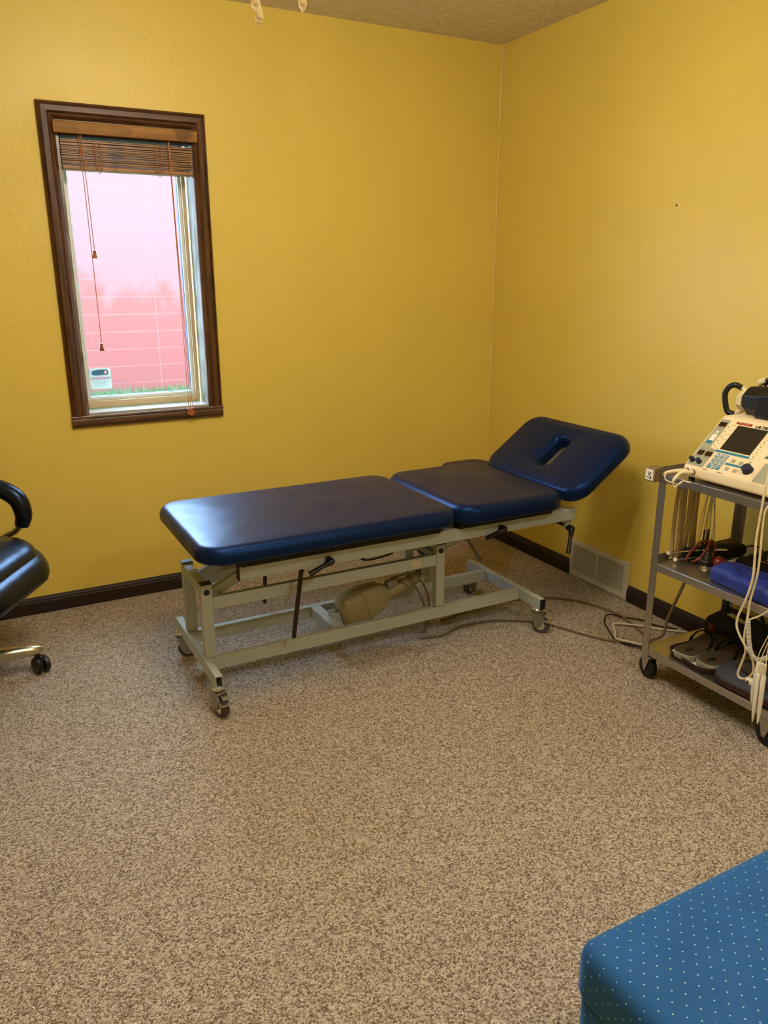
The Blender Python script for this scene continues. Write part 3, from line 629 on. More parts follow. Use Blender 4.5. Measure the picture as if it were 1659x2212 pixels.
cord([(-.05, -1.43, z+.002), (-.10, -1.36, z+.002), (-.11, -1.30, z+.002), (-.16, -1.235, z+.002), (-.215, -1.205, z+.012), (-.26, -1.235, z+.002), (-.30, -1.30, z+.002), (-.335, -1.37, z+.002), (-.335, -1.43, z+.004), (-.30, -1.50, z+.012), (-.22, -1.56, z+.002), (-.1, -1.60, z)], .0032, m_black, 'power_cord', 'thin black cord looped on the carpet beside the cart')
cord([(-.04, -1.47, z+.003), (-.115, -1.395, z+.003), (-.17, -1.33, z+.004), (-.235, -1.275, z+.004), (-.262, -1.29, z+.004), (-.30, -1.34, z+.004), (-.338, -1.385, z+.006), (-.318, -1.45, z+.014), (-.26, -1.53, z+.004), (-.15, -1.575, z+.002), (-.06, -1.66, z+.002), (-.05, -1.75, z)], .0042, m_wirew, 'power_cord', 'white cord with a sharp bend lying beside the cart')

# ------------------------------------------------------------------ stainless cart
ct = empty('utility_cart', (-.25, -1.93, 0), 'three-shelf stainless steel utility cart loaded with medical gear by right wall', 'cart')
X0, X1, Y1, Y0 = -.470, -.045, -1.640, -2.215
for zs, nm in ((.757, 'top shelf'), (.444, 'middle shelf'), (.126, 'bottom shelf')):
    mb = MB()
    mb.box(X0, X1, Y0, Y1, zs-.0015, zs)
    for xx in (X0, X1-.0015): mb.box(xx, xx+.0015, Y0, Y1, zs-.027, zs-.0015)
    for ya, yb in ((Y0, Y0+.0015), (Y1-.0015, Y1)): mb.box(X0, X1, ya, yb, zs-.027, zs+(.024 if zs > .2 else 0))
    mb.build('shelf', m_steel, ct, bev=.0006, label=nm)
for px, py, sx_, sy_ in ((X0, Y1, 1, -1), (X1, Y1, -1, -1), (X0, Y0, 1, 1), (X1, Y0, -1, 1)):
    mb = MB(); x_a, x_b = sorted((px-.002*sx_, px+.030*sx_)); y_a, y_b = sorted((py+.0005*(-sy_), py-.003*sy_))
    mb.box(x_a, x_b, y_a, y_b, .090, .762)
    x_a, x_b = sorted((px-.002*sx_, px-.0002*sx_)); y_a, y_b = sorted((py, py+.026*sy_))
    mb.box(x_a, x_b, y_a, y_b, .090, .728)
    mb.build('post', m_steel, ct)
def bumper(x, y, sy_):
    b = MB().box(x-.024, x+.018, y if sy_ > 0 else y-.042, y+.042 if sy_ > 0 else y, .728, .776).build('corner_bumper', new_mat('grey_vinyl', (120, 100, 70), .6), ct, bev=.004)
    return b
bb = bumper(X0-.002, Y1+.003, 1); bumper(X0-.002, Y0-.003, -1); 
MB().box(X0-.0275, X0-.0262, Y1+.0085, Y1+.0415, .733, .770).build('bumper_label', m_white, bb, smooth=False, label='white square label with dark mark')
g = MB(); fb_ = lambda u, v, d: (X0-.0276-d, Y1+.0415-u, .733+v)
g.prism([(.008, .028), (.011, .028), (.016, .021), (.022, .029), (.025, .028), (.019, .018), (.018, .013), (.015, .013), (.015, .018)], fb_, 0, .0004)
g.prism([(.006, .012), (.022, .007), (.022, .014), (.026, .015), (.026, .003), (.006, .009)], fb_, 0, .0004); g.build('bumper_mark', m_blk, bb, smooth=False)
for bx, by in ((X0+.026, Y1-.018), (X1-.022, Y1-.018), (X0+.026, Y0+.070), (X1-.022, Y0+.070)):
    d = Vector((.25, 1, 0)).normalized() if by > -2 else Vector((.2, .98, 0)); sd = Vector((-d.y, d.x, 0)); Rw = .040
    c = Vector((bx, by, Rw))+d*.012
    w_ = MB().lathe([(Rw-.010, -.013), (Rw-.002, -.012), (Rw, -.008), (Rw, .008), (Rw-.002, .012), (Rw-.010, .013), ], c, sd, 32).build('wheel', m_blackrubber, ct)
    fk = MB()
    for s in (-1, 1): fk.prism([(-.026, .088), (.028, .088), (.008, .030), (-.004, .030)], lambda u, v, dd, s=s: tuple(Vector((bx, by, 0))+d*(u+.010)+Vector((0, 0, v))+sd*(dd+s*.0165)), -.0012, .0012)
    fk.obox((bx, by, .090), d, sd, (0, 0, 1), .028, .020, .0025); fk.cyl(tuple(c-sd*.020), tuple(c+sd*.020), .005, 12); fk.cyl((bx, by, .09), (bx, by, .124), .011, 12)
    fk.build('caster_fork', m_steel, w_)

# ------------------------------------------------------------------ electrotherapy unit on the top shelf
ev = empty('electrotherapy_unit', (-.35, -1.88, .757), 'cream electrotherapy console with sloped keypad panel on top shelf of cart', 'medical device')
dz = .768
p0 = Vector((-.460, -1.722, .806)); pe = (Vector((-.305, -1.722, .948))-p0); PL = pe.length; pe.normalize(); pn = Vector((0, -1, 0)).cross(pe)
if pn.z < 0: pn = -pn
DW = .312
prof_d = [(-.455, dz), (-.462, dz+.006), (-.463, .798), (-.460, .806), (-.305, .948), (-.298, .951), (-.075, .951), (-.070, .945), (-.070, dz)]
MB().sweep(prof_d, [lambda p, y=y: (p[0], y, p[1]) for y in (-1.722, -1.722-DW)]).build('housing', m_cream, ev, bev=.004, seg=3)
for fx, fy in ((-.44, -1.74), (-.44, -2.01), (-.10, -1.74), (-.10, -2.01)): MB().cyl((fx, fy, .757), (fx, fy, dz), .010, 12).build('foot', m_blackrubber, ev)
fp = lambda u, v, d: tuple(p0+Vector((0, -u, 0))+pe*v+pn*(d+.0002))
def ppan(name, mat, rects, d=.0008, parent=ev, base=0.0):
    g = MB()
    for r in rects: g.prism([(r[0], r[2]), (r[1], r[2]), (r[1], r[3]), (r[0], r[3])], fp, base, base+d)
    return g.build(name, mat, parent, smooth=False)
g = MB(); g.prism([(.006, .003), (.067, .003), (.067, .078), (.040, .083), (.040, .199), (.006, .199)], fp, 0, .0008); g.build('grey_panel', m_panelgrey, ev, smooth=False)
g = MB(); g.prism([(.232, .086), (.246, .118), (.305, .118), (.305, .086)], fp, 0, .0008); g.prism([(.250, -.001), (.250, .070), (.300, .070), (.300, -.001)], fp, 0, .0008); g.build('grey_panel', m_panelgrey, ev, smooth=False)
ppan('screen', m_screen, [(.077, .185, .085, .185)], .0012)
ppan('display_window', m_led, [(.010, .036, .170, .188), (.014, .036, .048, .066), (.042, .066, .048, .066), (.245, .275, .092, .110)], .0006, base=.0009)
ppan('teal_bar', m_teal, [(.068, .189, .072, .080), (.131, .190, .034, .041), (.014, .034, .096, .108)], .0008, base=.0003)
ppan('function_button', m_greyb, [(.143, .156, .046, .058), (.171, .184, .045, .057), (.142, .155, .014, .026), (.170, .183, .013, .025)], .0015)
ppan('indicator_block', m_white, [(.016, .034, .109, .136), (.020, .030, .141, .150)], .0006, base=.0009)
rows = [['1', '2', '3'], ['4', '5', '6'], ['7', '8', '9'], ['', '0', '']]
for r_ in range(4):
    for c_ in range(3):
        u = .079+c_*.0165; v = .0545-r_*.0155
        kb = ppan('number_key', m_teal, [(u, u+.0125, v, v+.0125)], .0015)
        if rows[r_][c_]:
            ppan('key_face', m_white, [(u+.002, u+.0105, v+.002, v+.0105)], .0004, parent=kb, base=.0016)
            text_mb(rows[r_][c_], lambda a, b, d, u=u, v=v: fp(a+u+.0063, b+v+.0030, d+.0021), .0095, 0, 'CENTER', .0003, .0004).build('key_digit', m_teal, kb, smooth=False)
        else:
            text_mb('CLR' if c_ == 0 else 'ENT', lambda a, b, d, u=u, v=v: fp(a+u+.0063, b+v+.0045, d+.0016), .005, 0, 'CENTER', .0003).build('key_digit', m_white, kb, smooth=False)
ppan('red_block', m_red, [(.064, .076, .191, .199)], .0006)
text_mb('EXCEL', lambda a, b, d: fp(a*1.3+.0765, b+.1905, d), .0118, .35, 'LEFT', .0004, .0009).build('red_lettering', m_red, ev, smooth=False)
text_mb('ULTRA', lambda a, b, d: fp(a*1.35+.133, b+.1890, d), .0130, .30, 'LEFT', .0004, .0007).build('black_lettering', m_blk, ev, smooth=False)
g = MB()
for k in range(5):
    v = .173-k*.0195
    g.prism([(.047, v-.002), (.051, v), (.047, v+.002)], fp, 0, .0006); g.prism([(.2, v-.002-.012), (.196, v-.012), (.2, v+.002-.012)], fp, 0, .0006)
g.build('arrow_mark', m_blk, ev, smooth=False)
g = MB()
for k in range(6):
    v = .183-k*.0195; disc_rect(g, fp, .052, .074, v, v+.0004, .0003); disc_rect(g, fp, .188, .208, v-.012, v-.0116, .0003)
for u, v, wd in ((.022, .193, .006), (.016, .166, .014), (.016, .044, .016), (.046, .043, .014), (.018, .070, .012), (.048, .071, .012), (.193, .0475-.02, .012), (.200, .060, .008), (.150, .0510, .004), (.178, .0500, .004), (.147, .0190, .004), (.175, .0180, .004), (.236, .090, .02), (.24, .087, .02)):
    disc_rect(g, lambda a, b, d: fp(a, b, d+.0016), u, u+wd, v, v+.0016, .0003)
for k in range(5): disc_rect(g, lambda a, b, d: fp(a, b, d+.0009), .256, .258, .010+k*.011, .012+k*.011, .0003); disc_rect(g, lambda a, b, d: fp(a, b, d+.0009), .264, .266, .012+k*.011, .014+k*.011, .0003)
g.build('small_lettering', m_blk, ev, smooth=False)
ppan('red_stripe', m_red, [(.072, .088, -.001, .001), (.127, .146, -.001, .001)], .0004)
for u, v, rr2, hh2 in ((.018, .021, .0078, .016), (.045, .020, .0078, .016), (.215, .032, .0150, .018)):
    c = Vector(fp(u, v, 0)); MB().lathe([(rr2*1.12, 0), (rr2*1.1, .003), (rr2*1.02, .005), (rr2*.96, hh2-.001), (rr2*.88, hh2)], c, pn, 20).build('knob', m_knob, ev)
# output sockets and angled plugs
pc = empty('electrode_cable', (-.49, -1.75, .757), 'pair of cream angled plugs with short leads on front left of console', 'cable')
for i, (yy, bend) in enumerate(((-1.738, (-.515, -1.700, .778)), (-1.762, (-.520, -1.740, .766)))):
    MB().cyl((-.4625, yy, .788), (-.466, yy, .788), .0085, 14).build('socket_ring', m_rubber, pc)
    b = Vector(bend)
    MB().tube([(-.464, yy, .788), (-.482, yy+.004, .789), (-.500, yy+.016, .787), b, b+Vector((-.002, .002, -.012))], [.0065, .007, .0065, .0055, .004], 12, 5).build('plug', m_wire, pc)
    MB().tube([b+Vector((-.002, .002, -.010)), b+Vector((0, -.004, -.024)), (-.508, -1.747, .750), (-.500, -1.757, .762), (-.492, -1.765, .7605), (-.485, -1.778, .7600)], .0022, 8, 5).build('lead', m_wire, pc)

# ------------------------------------------------------------------ handheld massager behind the console
mg = empty('handheld_massager', (-.2, -1.80, .951), 'black and cream two-handled massager resting on top of console', 'massager')
zx = -.20
MB().tube([(zx+.01, -1.690, 1.030), (zx, -1.672, 1.038), (zx-.004, -1.652, 1.028), (zx-.006, -1.641, 1.005), (zx-.006, -1.648, .970), (zx-.004, -1.657, .948), (zx, -1.672, .9415), (zx, -1.688, .943)], .0095, 14, 6).build('handle', m_black, mg)
m_lex = new_mat('cream_metal', (222, 208, 160), .4)
MB().tube([(zx+.012, -1.684, 1.032), (zx+.014, -1.700, 1.024), (zx+.012, -1.708, 1.010)], .009, 8, 3).build('handle_socket', m_lex, mg)
MB().tube([(zx, -1.684, .943), (zx+.012, -1.702, .958), (zx+.016, -1.720, .975)], .009, 8, 3).build('handle_socket', m_lex, mg)
def ngon_y(y, r, cz, cx, sqx=1.0, n=8, ph=pi/8): return [(cx+r*sqx*cos(ph+2*pi*i/n), y, cz+r*sin(ph+2*pi*i/n)) for i in range(n)]
MB().add(*loft([ngon_y(-1.690, .022, .990, zx+.01), ngon_y(-1.697, .032, .990, zx+.01), ngon_y(-1.730, .034, .990, zx+.01), ngon_y(-1.745, .040, .990, zx+.01)])).build('collar', m_lex, mg, smooth=False)
MB().add(*loft([ngon_y(-1.722, .026, .996, zx), ngon_y(-1.728, .036, .996, zx), ngon_y(-1.745, .050, .996, zx), ngon_y(-1.800, .054, .996, zx), ngon_y(-1.86, .052, .994, zx), ngon_y(-1.90, .035, .994, zx)])).build('motor_body', m_black, mg, bev=.003, smooth=False)
MB().add(*loft([[(zx-.02+a*.050, -1.838+b*.036-k*.004, .9515+hh) for a, b in ((-1, -1), (1, -1), (1, 1), (-1, 1))] for k, hh in ((0, 0), (.5, .02), (1, .05), (1.2, .08))])).build('massage_head', m_black, mg, bev=.010, seg=4)
MB().tube([(zx+.02, -1.765, 1.050), (zx+.02, -1.778, 1.063), (zx+.018, -1.80, 1.070), (zx+.016, -1.84, 1.070)], [.010, .009, .009, .009], 10, 4).build('upper_handle', m_black, mg)
MB().cyl((zx+.02, -1.748, 1.052), (zx+.02, -1.772, 1.062), .0115, 12).build('handle_socket', m_lex, mg)

# ------------------------------------------------------------------ hanging straps and lead wires between top and middle shelf
for i in range(7):
    x_ = -.384+i*.0160; yb = -1.650-(i % 2)*.006; wd = .0195; tilt = -.004+i*.0008
    st = empty('elastic_strap', (x_, yb, .735), 'perforated beige strap hanging in a row from the cart top shelf', 'strap', 'perforated beige straps hanging under top shelf')
    zs = [.733, .66, .58, .50, .447]; mbs = MB()
    path = [lambda p, zz=zz, k=k: (x_+p[0]+tilt*(k/4.0)*3, yb+p[1]+.004*sin(k*1.1+i), zz) for k, zz in enumerate(zs)]
    mbs.sweep([(-wd/2, -.0008), (wd/2, -.0008), (wd/2, .0008), (-wd/2, .0008)], path).build('webbing', m_strap, st, smooth=False)
    mbs = MB()
    if i != 3:
        zz = .729; 
        while zz > .452:
            k = (.733-zz)/.286*4; mbs.obox((x_+wd*.40+tilt*(k/4)*3, yb-.0012+.004*sin(k*1.1+i), zz), (1, 0, 0), (0, 1, 0), (0, 0, 1), .0006, .0006, .0015); zz -= .0056
        mbs.build('stitching', m_stitch, st, smooth=False)
for i in range(9):
    x_ = -.272+(i % 5)*.008+random.uniform(-.002, .002); y_ = -1.675-(i//5)*.008
    P = [(x_, y_, .733), (x_+random.uniform(-.006, .006), y_, .66)]; sp_ = (i-4)*.007
    P += [(x_+sp_*.8, y_+random.uniform(-.005, .005), .58), (x_+sp_, y_, .51), (x_+sp_*.8, y_, .4465)]
    solo(MB().tube(P, .0018, 6, 5), 'lead_wire', m_wirew if i % 3 else m_wire, 'thin pale lead wire hanging in the bundle beside the straps', 'wire', 'bundle of lead wires under the top shelf', base=P[-1])
for i, x_ in enumerate((-.288, -.268)):
    p_ = MB().lathe([(.0055, 0), (.0055, .055), (.0035, .056), (.0030, .100), (.0015, .102)], (x_, -1.690, .444), (0.04, 0, 1), 10)
    solo(p_, 'probe_plug', m_black, ('left' if i == 0 else 'right')+' one of the two black upright plugs before the lead wires', 'plug', base=(x_, -1.69, .444))

# ------------------------------------------------------------------ middle shelf contents
MS = .444
# black zip case
cs = empty('zip_case', (-.22, -1.665, MS), 'long black zipped case lying at the back end of middle shelf', 'case')
pillow(-.120, .120, -.026, .026, 0, .036, .012, .012, lambda x, y, z: (-.235+x*cos(-.22)-y*sin(-.22), -1.700+x*sin(-.22)+y*cos(-.22), MS+z), .004).build('case_body', m_blkcloth, cs, angle=60)
MB().tube([(-.12, -1.735, MS+.022), (-.09, -1.735, MS+.024), (-.068, -1.75, MS+.020), (-.075, -1.775, MS+.012), (-.11, -1.785, MS+.008), (-.14, -1.77, MS+.010)], .003, 8).build('wrist_loop', m_black, cs)
# stethoscope
sg = empty('stethoscope', (-.36, -1.70, MS), 'stethoscope with silver ear tubes, white tips and looped red-brown tubing', 'stethoscope')
MB().tube([(-.418, -1.662, MS+.030), (-.38, -1.680, MS+.034), (-.33, -1.706, MS+.038), (-.27, -1.735, MS+.040), (-.235, -1.750, MS+.038)], .0030, 10).build('ear_tube', m_chrome, sg)
MB().tube([(-.405, -1.685, MS+.012), (-.37, -1.700, MS+.014), (-.34, -1.716, MS+.018), (-.31, -1.73, MS+.022)], .0030, 10).build('ear_tube', m_chrome, sg)
for p_ in ((-.420, -1.661, MS+.030), (-.408, -1.684, MS+.0115)): MB().lathe([(.002, -.006), (.006, -.004), (.0072, 0), (.006, .004), (.002, .006)], p_, (-.8, -.3, .1), 14).build('ear_tip', m_probe, sg)
MB().tube([(-.365, -1.715, MS+.006), (-.352, -1.722, MS+.010), (-.338, -1.732, MS+.026), (-.322, -1.738, MS+.052), (-.314, -1.740, MS+.078), (-.306, -1.742, MS+.080), (-.298, -1.744, MS+.062), (-.298, -1.746, MS+.040), (-.310, -1.750, MS+.020), (-.322, -1.752, MS+.008)], .0048, 10, 6).build('tubing', m_tubing, sg)
MB().tube([(-.375, -1.700, MS+.006), (-.36, -1.700, MS+.030), (-.34, -1.708, MS+.058), (-.322, -1.716, MS+.074), (-.300, -1.725, MS+.070), (-.27, -1.735, MS+.05)], .0045, 10, 6).build('tubing', m_tubing, sg)
MB().tube([(-.345, -1.728, MS+.006), (-.332, -1.735, MS+.025), (-.318, -1.738, MS+.055), (-.310, -1.741, MS+.066), (-.308, -1.745, MS+.040), (-.318, -1.752, MS+.012)], .0045, 10, 6).build('black_tubing', m_black, sg)
# black dome with chrome ring
dm_ = empty('hand_percussor', (-.345, -1.768, MS), 'round black dome with chrome base ring on the middle shelf', 'medical tool')
MB().lathe([(.020, 0), (.0225, .003), (.0225, .009), (.020, .011)], (-.352, -1.768, MS), (0, 0, 1), 28).build('base_ring', m_chrome, dm_)
MB().lathe([(.0215, .011), (.0225, .014), (.0225, .025), (.0215, .027)], (-.352, -1.768, MS), (0, 0, 1), 28).build('body_ring', m_black, dm_)
MB().lathe([(.0230, .0268), (.0232, .0285), (.0215, .0290)], (-.352, -1.768, MS), (0, 0, 1), 28).build('bead', m_chrome, dm_)
MB().lathe([(.021, .0288), (.018, .038), (.012, .045), (.010, .056), (.006, .060), (.001, .061)], (-.352, -1.768, MS), (0, 0, 1), 28).build('dome', m_black, dm_)
solo(MB().lathe([(.0225*sin(pi*i/12), .0225-.0225*cos(pi*i/12)) for i in range(13)], (-.330, -1.797, MS), (0, 0, 1), 24), 'rubber_ball', m_redrub, 'small dark red rubber ball beside the black dome', 'ball', angle=80)
# blue pouch
pv = Vector((-.395, -1.978, MS)); pa = Vector((-.10, -1, 0)).normalized(); pb = Vector((1, -.10, 0)).normalized()
po = empty('blue_pouch', tuple(pv), 'crumpled blue nylon pouch on front of middle shelf', 'pouch')
def fpz(x, y, z): 
    wv = 1+.10*sin(x*42)+.07*sin(x*90+1)+.06*sin(y*70+x*40); q = pv+pa*x+pb*(y*(1+.05*sin(x*30))); return (q.x, q.y, MS+z*wv)
pillow(-.125, .130, -.058, .058, 0, .054, .016, .022, fpz, .006).build('pouch_body', m_pouch, po, angle=70)
MB().tube([fpz(-.092, -.02, .0578), fpz(-.06, -.018, .0590), fpz(-.03, -.018, .0590), fpz(0, -.018, .0590), fpz(.03, -.018, .0590), fpz(.06, -.018, .0588), fpz(.092, -.018, .0576)], .0016, 6).build('flap_seam', new_mat('navy_piping', (14, 18, 60), .7), po)
MB().lathe([(.030, 0), (.034, .006), (.030, .030), (.018, .040)], tuple(pv+pa*.150+Vector((.015, 0, 0))), (0, 0, 1), 16).build('bulb_end', m_blackrubber, po)
# paper and black folder with printing
solo(MB().add([(-0.262, -1.766, MS+.0005), (-0.28, -1.85, MS+.0005), (-0.19, -1.866, MS+.0005), (-0.18, -1.752, MS+.0005), (-0.262, -1.766, MS+.0018), (-0.28, -1.85, MS+.0018), (-0.19, -1.866, MS+.0018), (-0.18, -1.752, MS+.0018)], [(3, 2, 1, 0), (4, 5, 6, 7), (0, 1, 5, 4), (1, 2, 6, 5), (2, 3, 7, 6), (3, 0, 4, 7)]), 'paper_sheet', m_paper, 'white sheet of paper sticking out under the black folder', 'paper', smooth=False)
solo(MB().obox((-.24, -1.99, MS+.0012), (.1, 1, 0), (-1, .1, 0), (0, 0, 1), .09, .045, .0008), 'paper_sheet', m_paper, 'white paper edge between blue pouch and black folder', 'paper', smooth=False)
fo = empty('black_folder', (-.16, -1.93, MS), 'black printed folder with white lettering lying on middle shelf', 'folder')
fc = Vector((-.128, -1.925, MS+.0065)); fa1 = Vector((.04, -1, 0)).normalized(); fa2 = Vector((1, .04, 0)).normalized()
MB().obox(fc, fa1, fa2, (0, 0, 1), .150, .088, .004).build('cover', m_blkcloth, fo, bev=.001)
ff = lambda u, v, d: tuple(fc+fa1*(-u)*1.0+fa2*(-v)*1.0+Vector((0, 0, .0042+d)))
text_mb('IONA', lambda a, b, d: ff(a+.010, b-.012, d), .034, 0, 'LEFT', .0003).build('lettering', m_white, fo, smooth=False)
g = MB()
for j, v in enumerate((.026, .030, -.022, -.028, -.034)):
    u = .005
    while u < .105: wd = random.uniform(.003, .009); disc_rect(g, ff, u, u+wd, v, v+.0022, .0003); u += wd+.0022
g.build('small_print', m_white, fo, smooth=False)

# ------------------------------------------------------------------ bottom shelf contents
BS = .126
bg_ = empty('shoulder_bag', (-.16, -1.80, BS), 'black fabric equipment bag with red tab and pale label at back of bottom shelf', 'bag')
pillow(-.206, -.060, -2.16, -1.665, BS+.001, BS+.080, .03, .028, lambda x, y, z: (x+.006*sin(y*23), y, z+(.008*sin(y*17+x*20) if z > BS+.05 else 0)), .008).build('bag_body', m_blkcloth, bg_, angle=60)
MB().box(-.218, -.208, -1.722, -1.700, BS+.030, BS+.056).build('red_tab', m_redrub, bg_, bev=.002)
MB().obox((-.165, -1.775, BS+.093), (-.25, -1, 0), (1, -.25, 0), (0, 0, 1), .040, .011, .0012).build('paper_label', new_mat('yellowed_label', (190, 180, 120), .7), bg_)
MB().tube([(-.12, -1.70, BS+.085), (-.115, -1.68, BS+.20), (-.11, -1.665, BS+.27), (-.105, -1.66, BS+.305)], .006, 8).build('carry_strap', m_blkcloth, bg_)
MB().tube([(-.15, -1.88, BS+.085), (-.14, -1.83, BS+.17), (-.13, -1.80, BS+.235), (-.12, -1.86, BS+.262), (-.13, -1.95, BS+.23), (-.14, -2.0, BS+.085)], .006, 8).build('carry_strap', m_blkcloth, bg_)
# tray with paper
ty = empty('dark_tray', (-.36, -1.82, BS), 'shallow dark oval tray lined with white paper under the sandals', 'tray')
def ftr(x, y, z): a = radians(-6); return (-.370+x*cos(a)-y*sin(a), -1.815+x*sin(a)+y*cos(a), BS+z)
Lp = [[ftr(px, py, zz) for px, py in rrect(-.085+i_, .085-i_, -.100+i_, .100-i_, .05-i_*.5, 6, 4)] for i_, zz in ((.010, 0), (.004, .004), (0, .020), (.003, .020), (.008, .006), (.020, .005))]
MB().add(*loft(Lp)).build('tray_body', m_maroon, ty, angle=50)
MB().add(*loft([[ftr(px, py, zz) for px, py in rrect(-.074, .074, -.088, .088, .03, 5, 3)] for zz in (.0052, .0072)])).build('paper_liner', new_mat('liner_paper', (240, 234, 218), .7), ty, smooth=False)
# sandals: toes toward the wall
def sandal(cx, cy, ang, name_lab):
    t = empty('flip_flop', (cx, cy, BS+.008), name_lab, 'sandal', 'pair of sandals on the bottom shelf')
    outl = [(-.120, 0), (-.112, .030), (-.078, .041), (-.03, .036), (.02, .038), (.07, .043), (.105, .036), (.124, .012), (.126, -.010), (.112, -.034), (.07, -.044), (.02, -.038), (-.03, -.036), (-.078, -.041), (-.112, -.030)]
    # smooth outline
    P = [Vector((a, b, 0)) for a, b in outl]; Q = []; m = len(P)
    for i in range(m):
        a0, a1, a2, a3 = P[i-1], P[i], P[(i+1) % m], P[(i+2) % m]
        for k in range(4): s_ = k/4; Q.append(.5*((2*a1)+(-a0+a2)*s_+(2*a0-5*a1+4*a2-a3)*s_*s_+(-a0+3*a1-3*a2+a3)*s_**3))
    ca, sa = cos(ang), sin(ang)
    f = lambda x, y, z: (cx+x*ca-y*sa, cy+x*sa+y*ca, BS+.009+z)
    MB().add(*loft([[f(q.x*s1, q.y*s1, z_) for q in Q] for s1, z_ in ((.985, 0), (1, .003), (1, .020), (.985, .0215))])).build('sole', m_sole, t, angle=50)
    MB().add(*loft([[f(q.x*s1, q.y*s1, z_) for q in Q] for s1, z_ in ((.975, .0212), (.955, .0235), (.8, .0228))])).build('insole', m_insole, t, angle=50)
    MB().add(*loft([[f(-.075+a*.022*cos(th), a*.011*sin(th), z_) for th in [2*pi*i/16 for i in range(16)]] for a, z_ in ((1, .0230), (.9, .0242))])).build('heel_mark', m_black, t)
    for s_ in (-1, 1):
        MB().sweep([(-.011, -.0015), (.011, -.0015), (.011, .0015), (-.011, .0015)], [lambda p, a=a, b=b, c=c: f(a+p[0], b, c+p[1]) for a, b, c in ((-.01, s_*.036, .014), (.0, s_*.038, .036), (.02, s_*.030, .055), (.045, s_*.016, .058), (.068, s_*.002, .040), (.075, 0, .023))]).build('strap', m_blkcloth, t)
    MB().lathe([(.003, 0), (.003, .0012)], f(-.03, .034, .030), (0, 0, 1), 10).build('rivet', m_chrome, t)
sandal(-.334, -1.772, radians(8), 'left of two brown sandals with sage foam soles on tray')
sandal(-.322, -1.868, radians(1), 'right of two brown sandals with sage foam soles beside the pad')
# slate pad with maroon edge and gadgets
pd = empty('seat_pad', (-.37, -2.03, BS), 'slate grey oval foam pad with maroon edge at front of bottom shelf', 'pad')
def fpd(x, y, z): a = radians(4); return (-.366+x*cos(a)-y*sin(a), -2.052+x*sin(a)+y*cos(a), BS+z)
MB().add(*loft([[fpd(px, py, zz) for px, py in rrect(-.100+i_, .100-i_, -.150+i_, .150-i_, .075-i_*.5, 8, 5)] for i_, zz in ((.012, 0), (.002, .004), (0, .014), (.003, .024))])).build('edge_band', m_maroon, pd, angle=50)
MB().add(*loft([[fpd(px, py, zz) for px, py in rrect(-.100+i_, .100-i_, -.150+i_, .150-i_, .075-i_*.5, 8, 5)] for i_, zz in ((.003, .024), (.006, .032), (.016, .036), (.04, .037))])).build('foam_top', m_pad, pd, angle=60)
gd = empty('charger_block', (-.36, -1.99, BS+.038), 'small dark charger block resting on the slate pad', 'charger')
MB().obox((-.375, -1.985, BS+.046), (.3, 1, 0), (-1, .3, 0), (0, 0, 1), .040, .014, .008).build('block', m_insole, gd, bev=.002)
MB().tube([(-.36, -1.95, BS+.048), (-.34, -1.96, BS+.055), (-.32, -2.0, BS+.046), (-.33, -2.05, BS+.044), (-.35, -2.09, BS+.042)], .003, 8).build('lead', m_black, gd)
solo(MB().obox((-.325, -1.995, BS+.045), (.2, 1, 0), (-1, .2, 0), (0, 0, 1), .016, .012, .008), 'adapter_block', m_pad, 'small grey square adapter on slate pad behind charger', 'adapter', bev=.002)

# ------------------------------------------------------------------ cables and probes hanging at the cart front
hc = empty('probe_cable', (-.50, -2.05, .20), 'cream cable hanging from console over cart front with a low loop', 'cable')
MB().tube([(-.462, -2.025, .90), (-.490, -2.044, .84), (-.5, -2.046, .800), (-.5, -2.045, .751), (-.5, -2.043, .709), (-.5, -2.042, .652), (-.5, -2.045, .603), (-.5, -2.049, .539), (-.5, -2.042, .484), (-.5, -2.029, .434), (-.5, -2.019, .4), (-.5, -2.018, .367), (-.5, -2.033, .341), (-.502, -2.050, .325), (-.504, -2.067, .311), (-.504, -2.084, .293), (-.502, -2.093, .272), (-.5, -2.095, .248), (-.5, -2.088, .229), (-.5, -2.074, .213), (-.5, -2.054, .206), (-.5, -2.045, .217), (-.5, -2.049, .239), (-.5, -2.057, .275), (-.5, -2.060, .302), (-.5, -2.051, .326), (-.495, -2.045, .355), (-.492, -2.045, .41), (-.492, -2.045, .455), (-.490, -2.050, .503), (-.490, -2.055, .548), (-.490, -2.054, .606), (-.490, -2.051, .655), (-.490, -2.049, .696), (-.490, -2.050, .739), (-.480, -2.060, .765)], .0035, 10, 4).build('cable', m_wire, hc)
cc = empty('coiled_cable', (-.52, -2.08, .30), 'beige coiled telephone-style cable hanging down the front of the cart', 'cable')
ctl = [Vector(p) for p in [(-.505, -2.057, .400), (-.505, -2.063, .370), (-.505, -2.069, .341), (-.505, -2.078, .313), (-.507, -2.091, .299), (-.509, -2.106, .294), (-.509, -2.125, .303), (-.509, -2.140, .318)]]
cp_ = []
for i in range(len(ctl)-1):
    for k in range(80): cp_.append(ctl[i].lerp(ctl[i+1], k/80))
tot = 0; hel = []; u_ = Vector((1, 0, 0))
for i in range(1, len(cp_)-1):
    d_ = (cp_[i+1]-cp_[i-1]).normalized(); tot += (cp_[i]-cp_[i-1]).length; v_ = d_.cross(u_).normalized(); uu = v_.cross(d_)
    a_ = 2*pi*tot/.0042; hel.append((a_, cp_[i]+(uu*cos(a_)+v_*sin(a_))*.0058, ))
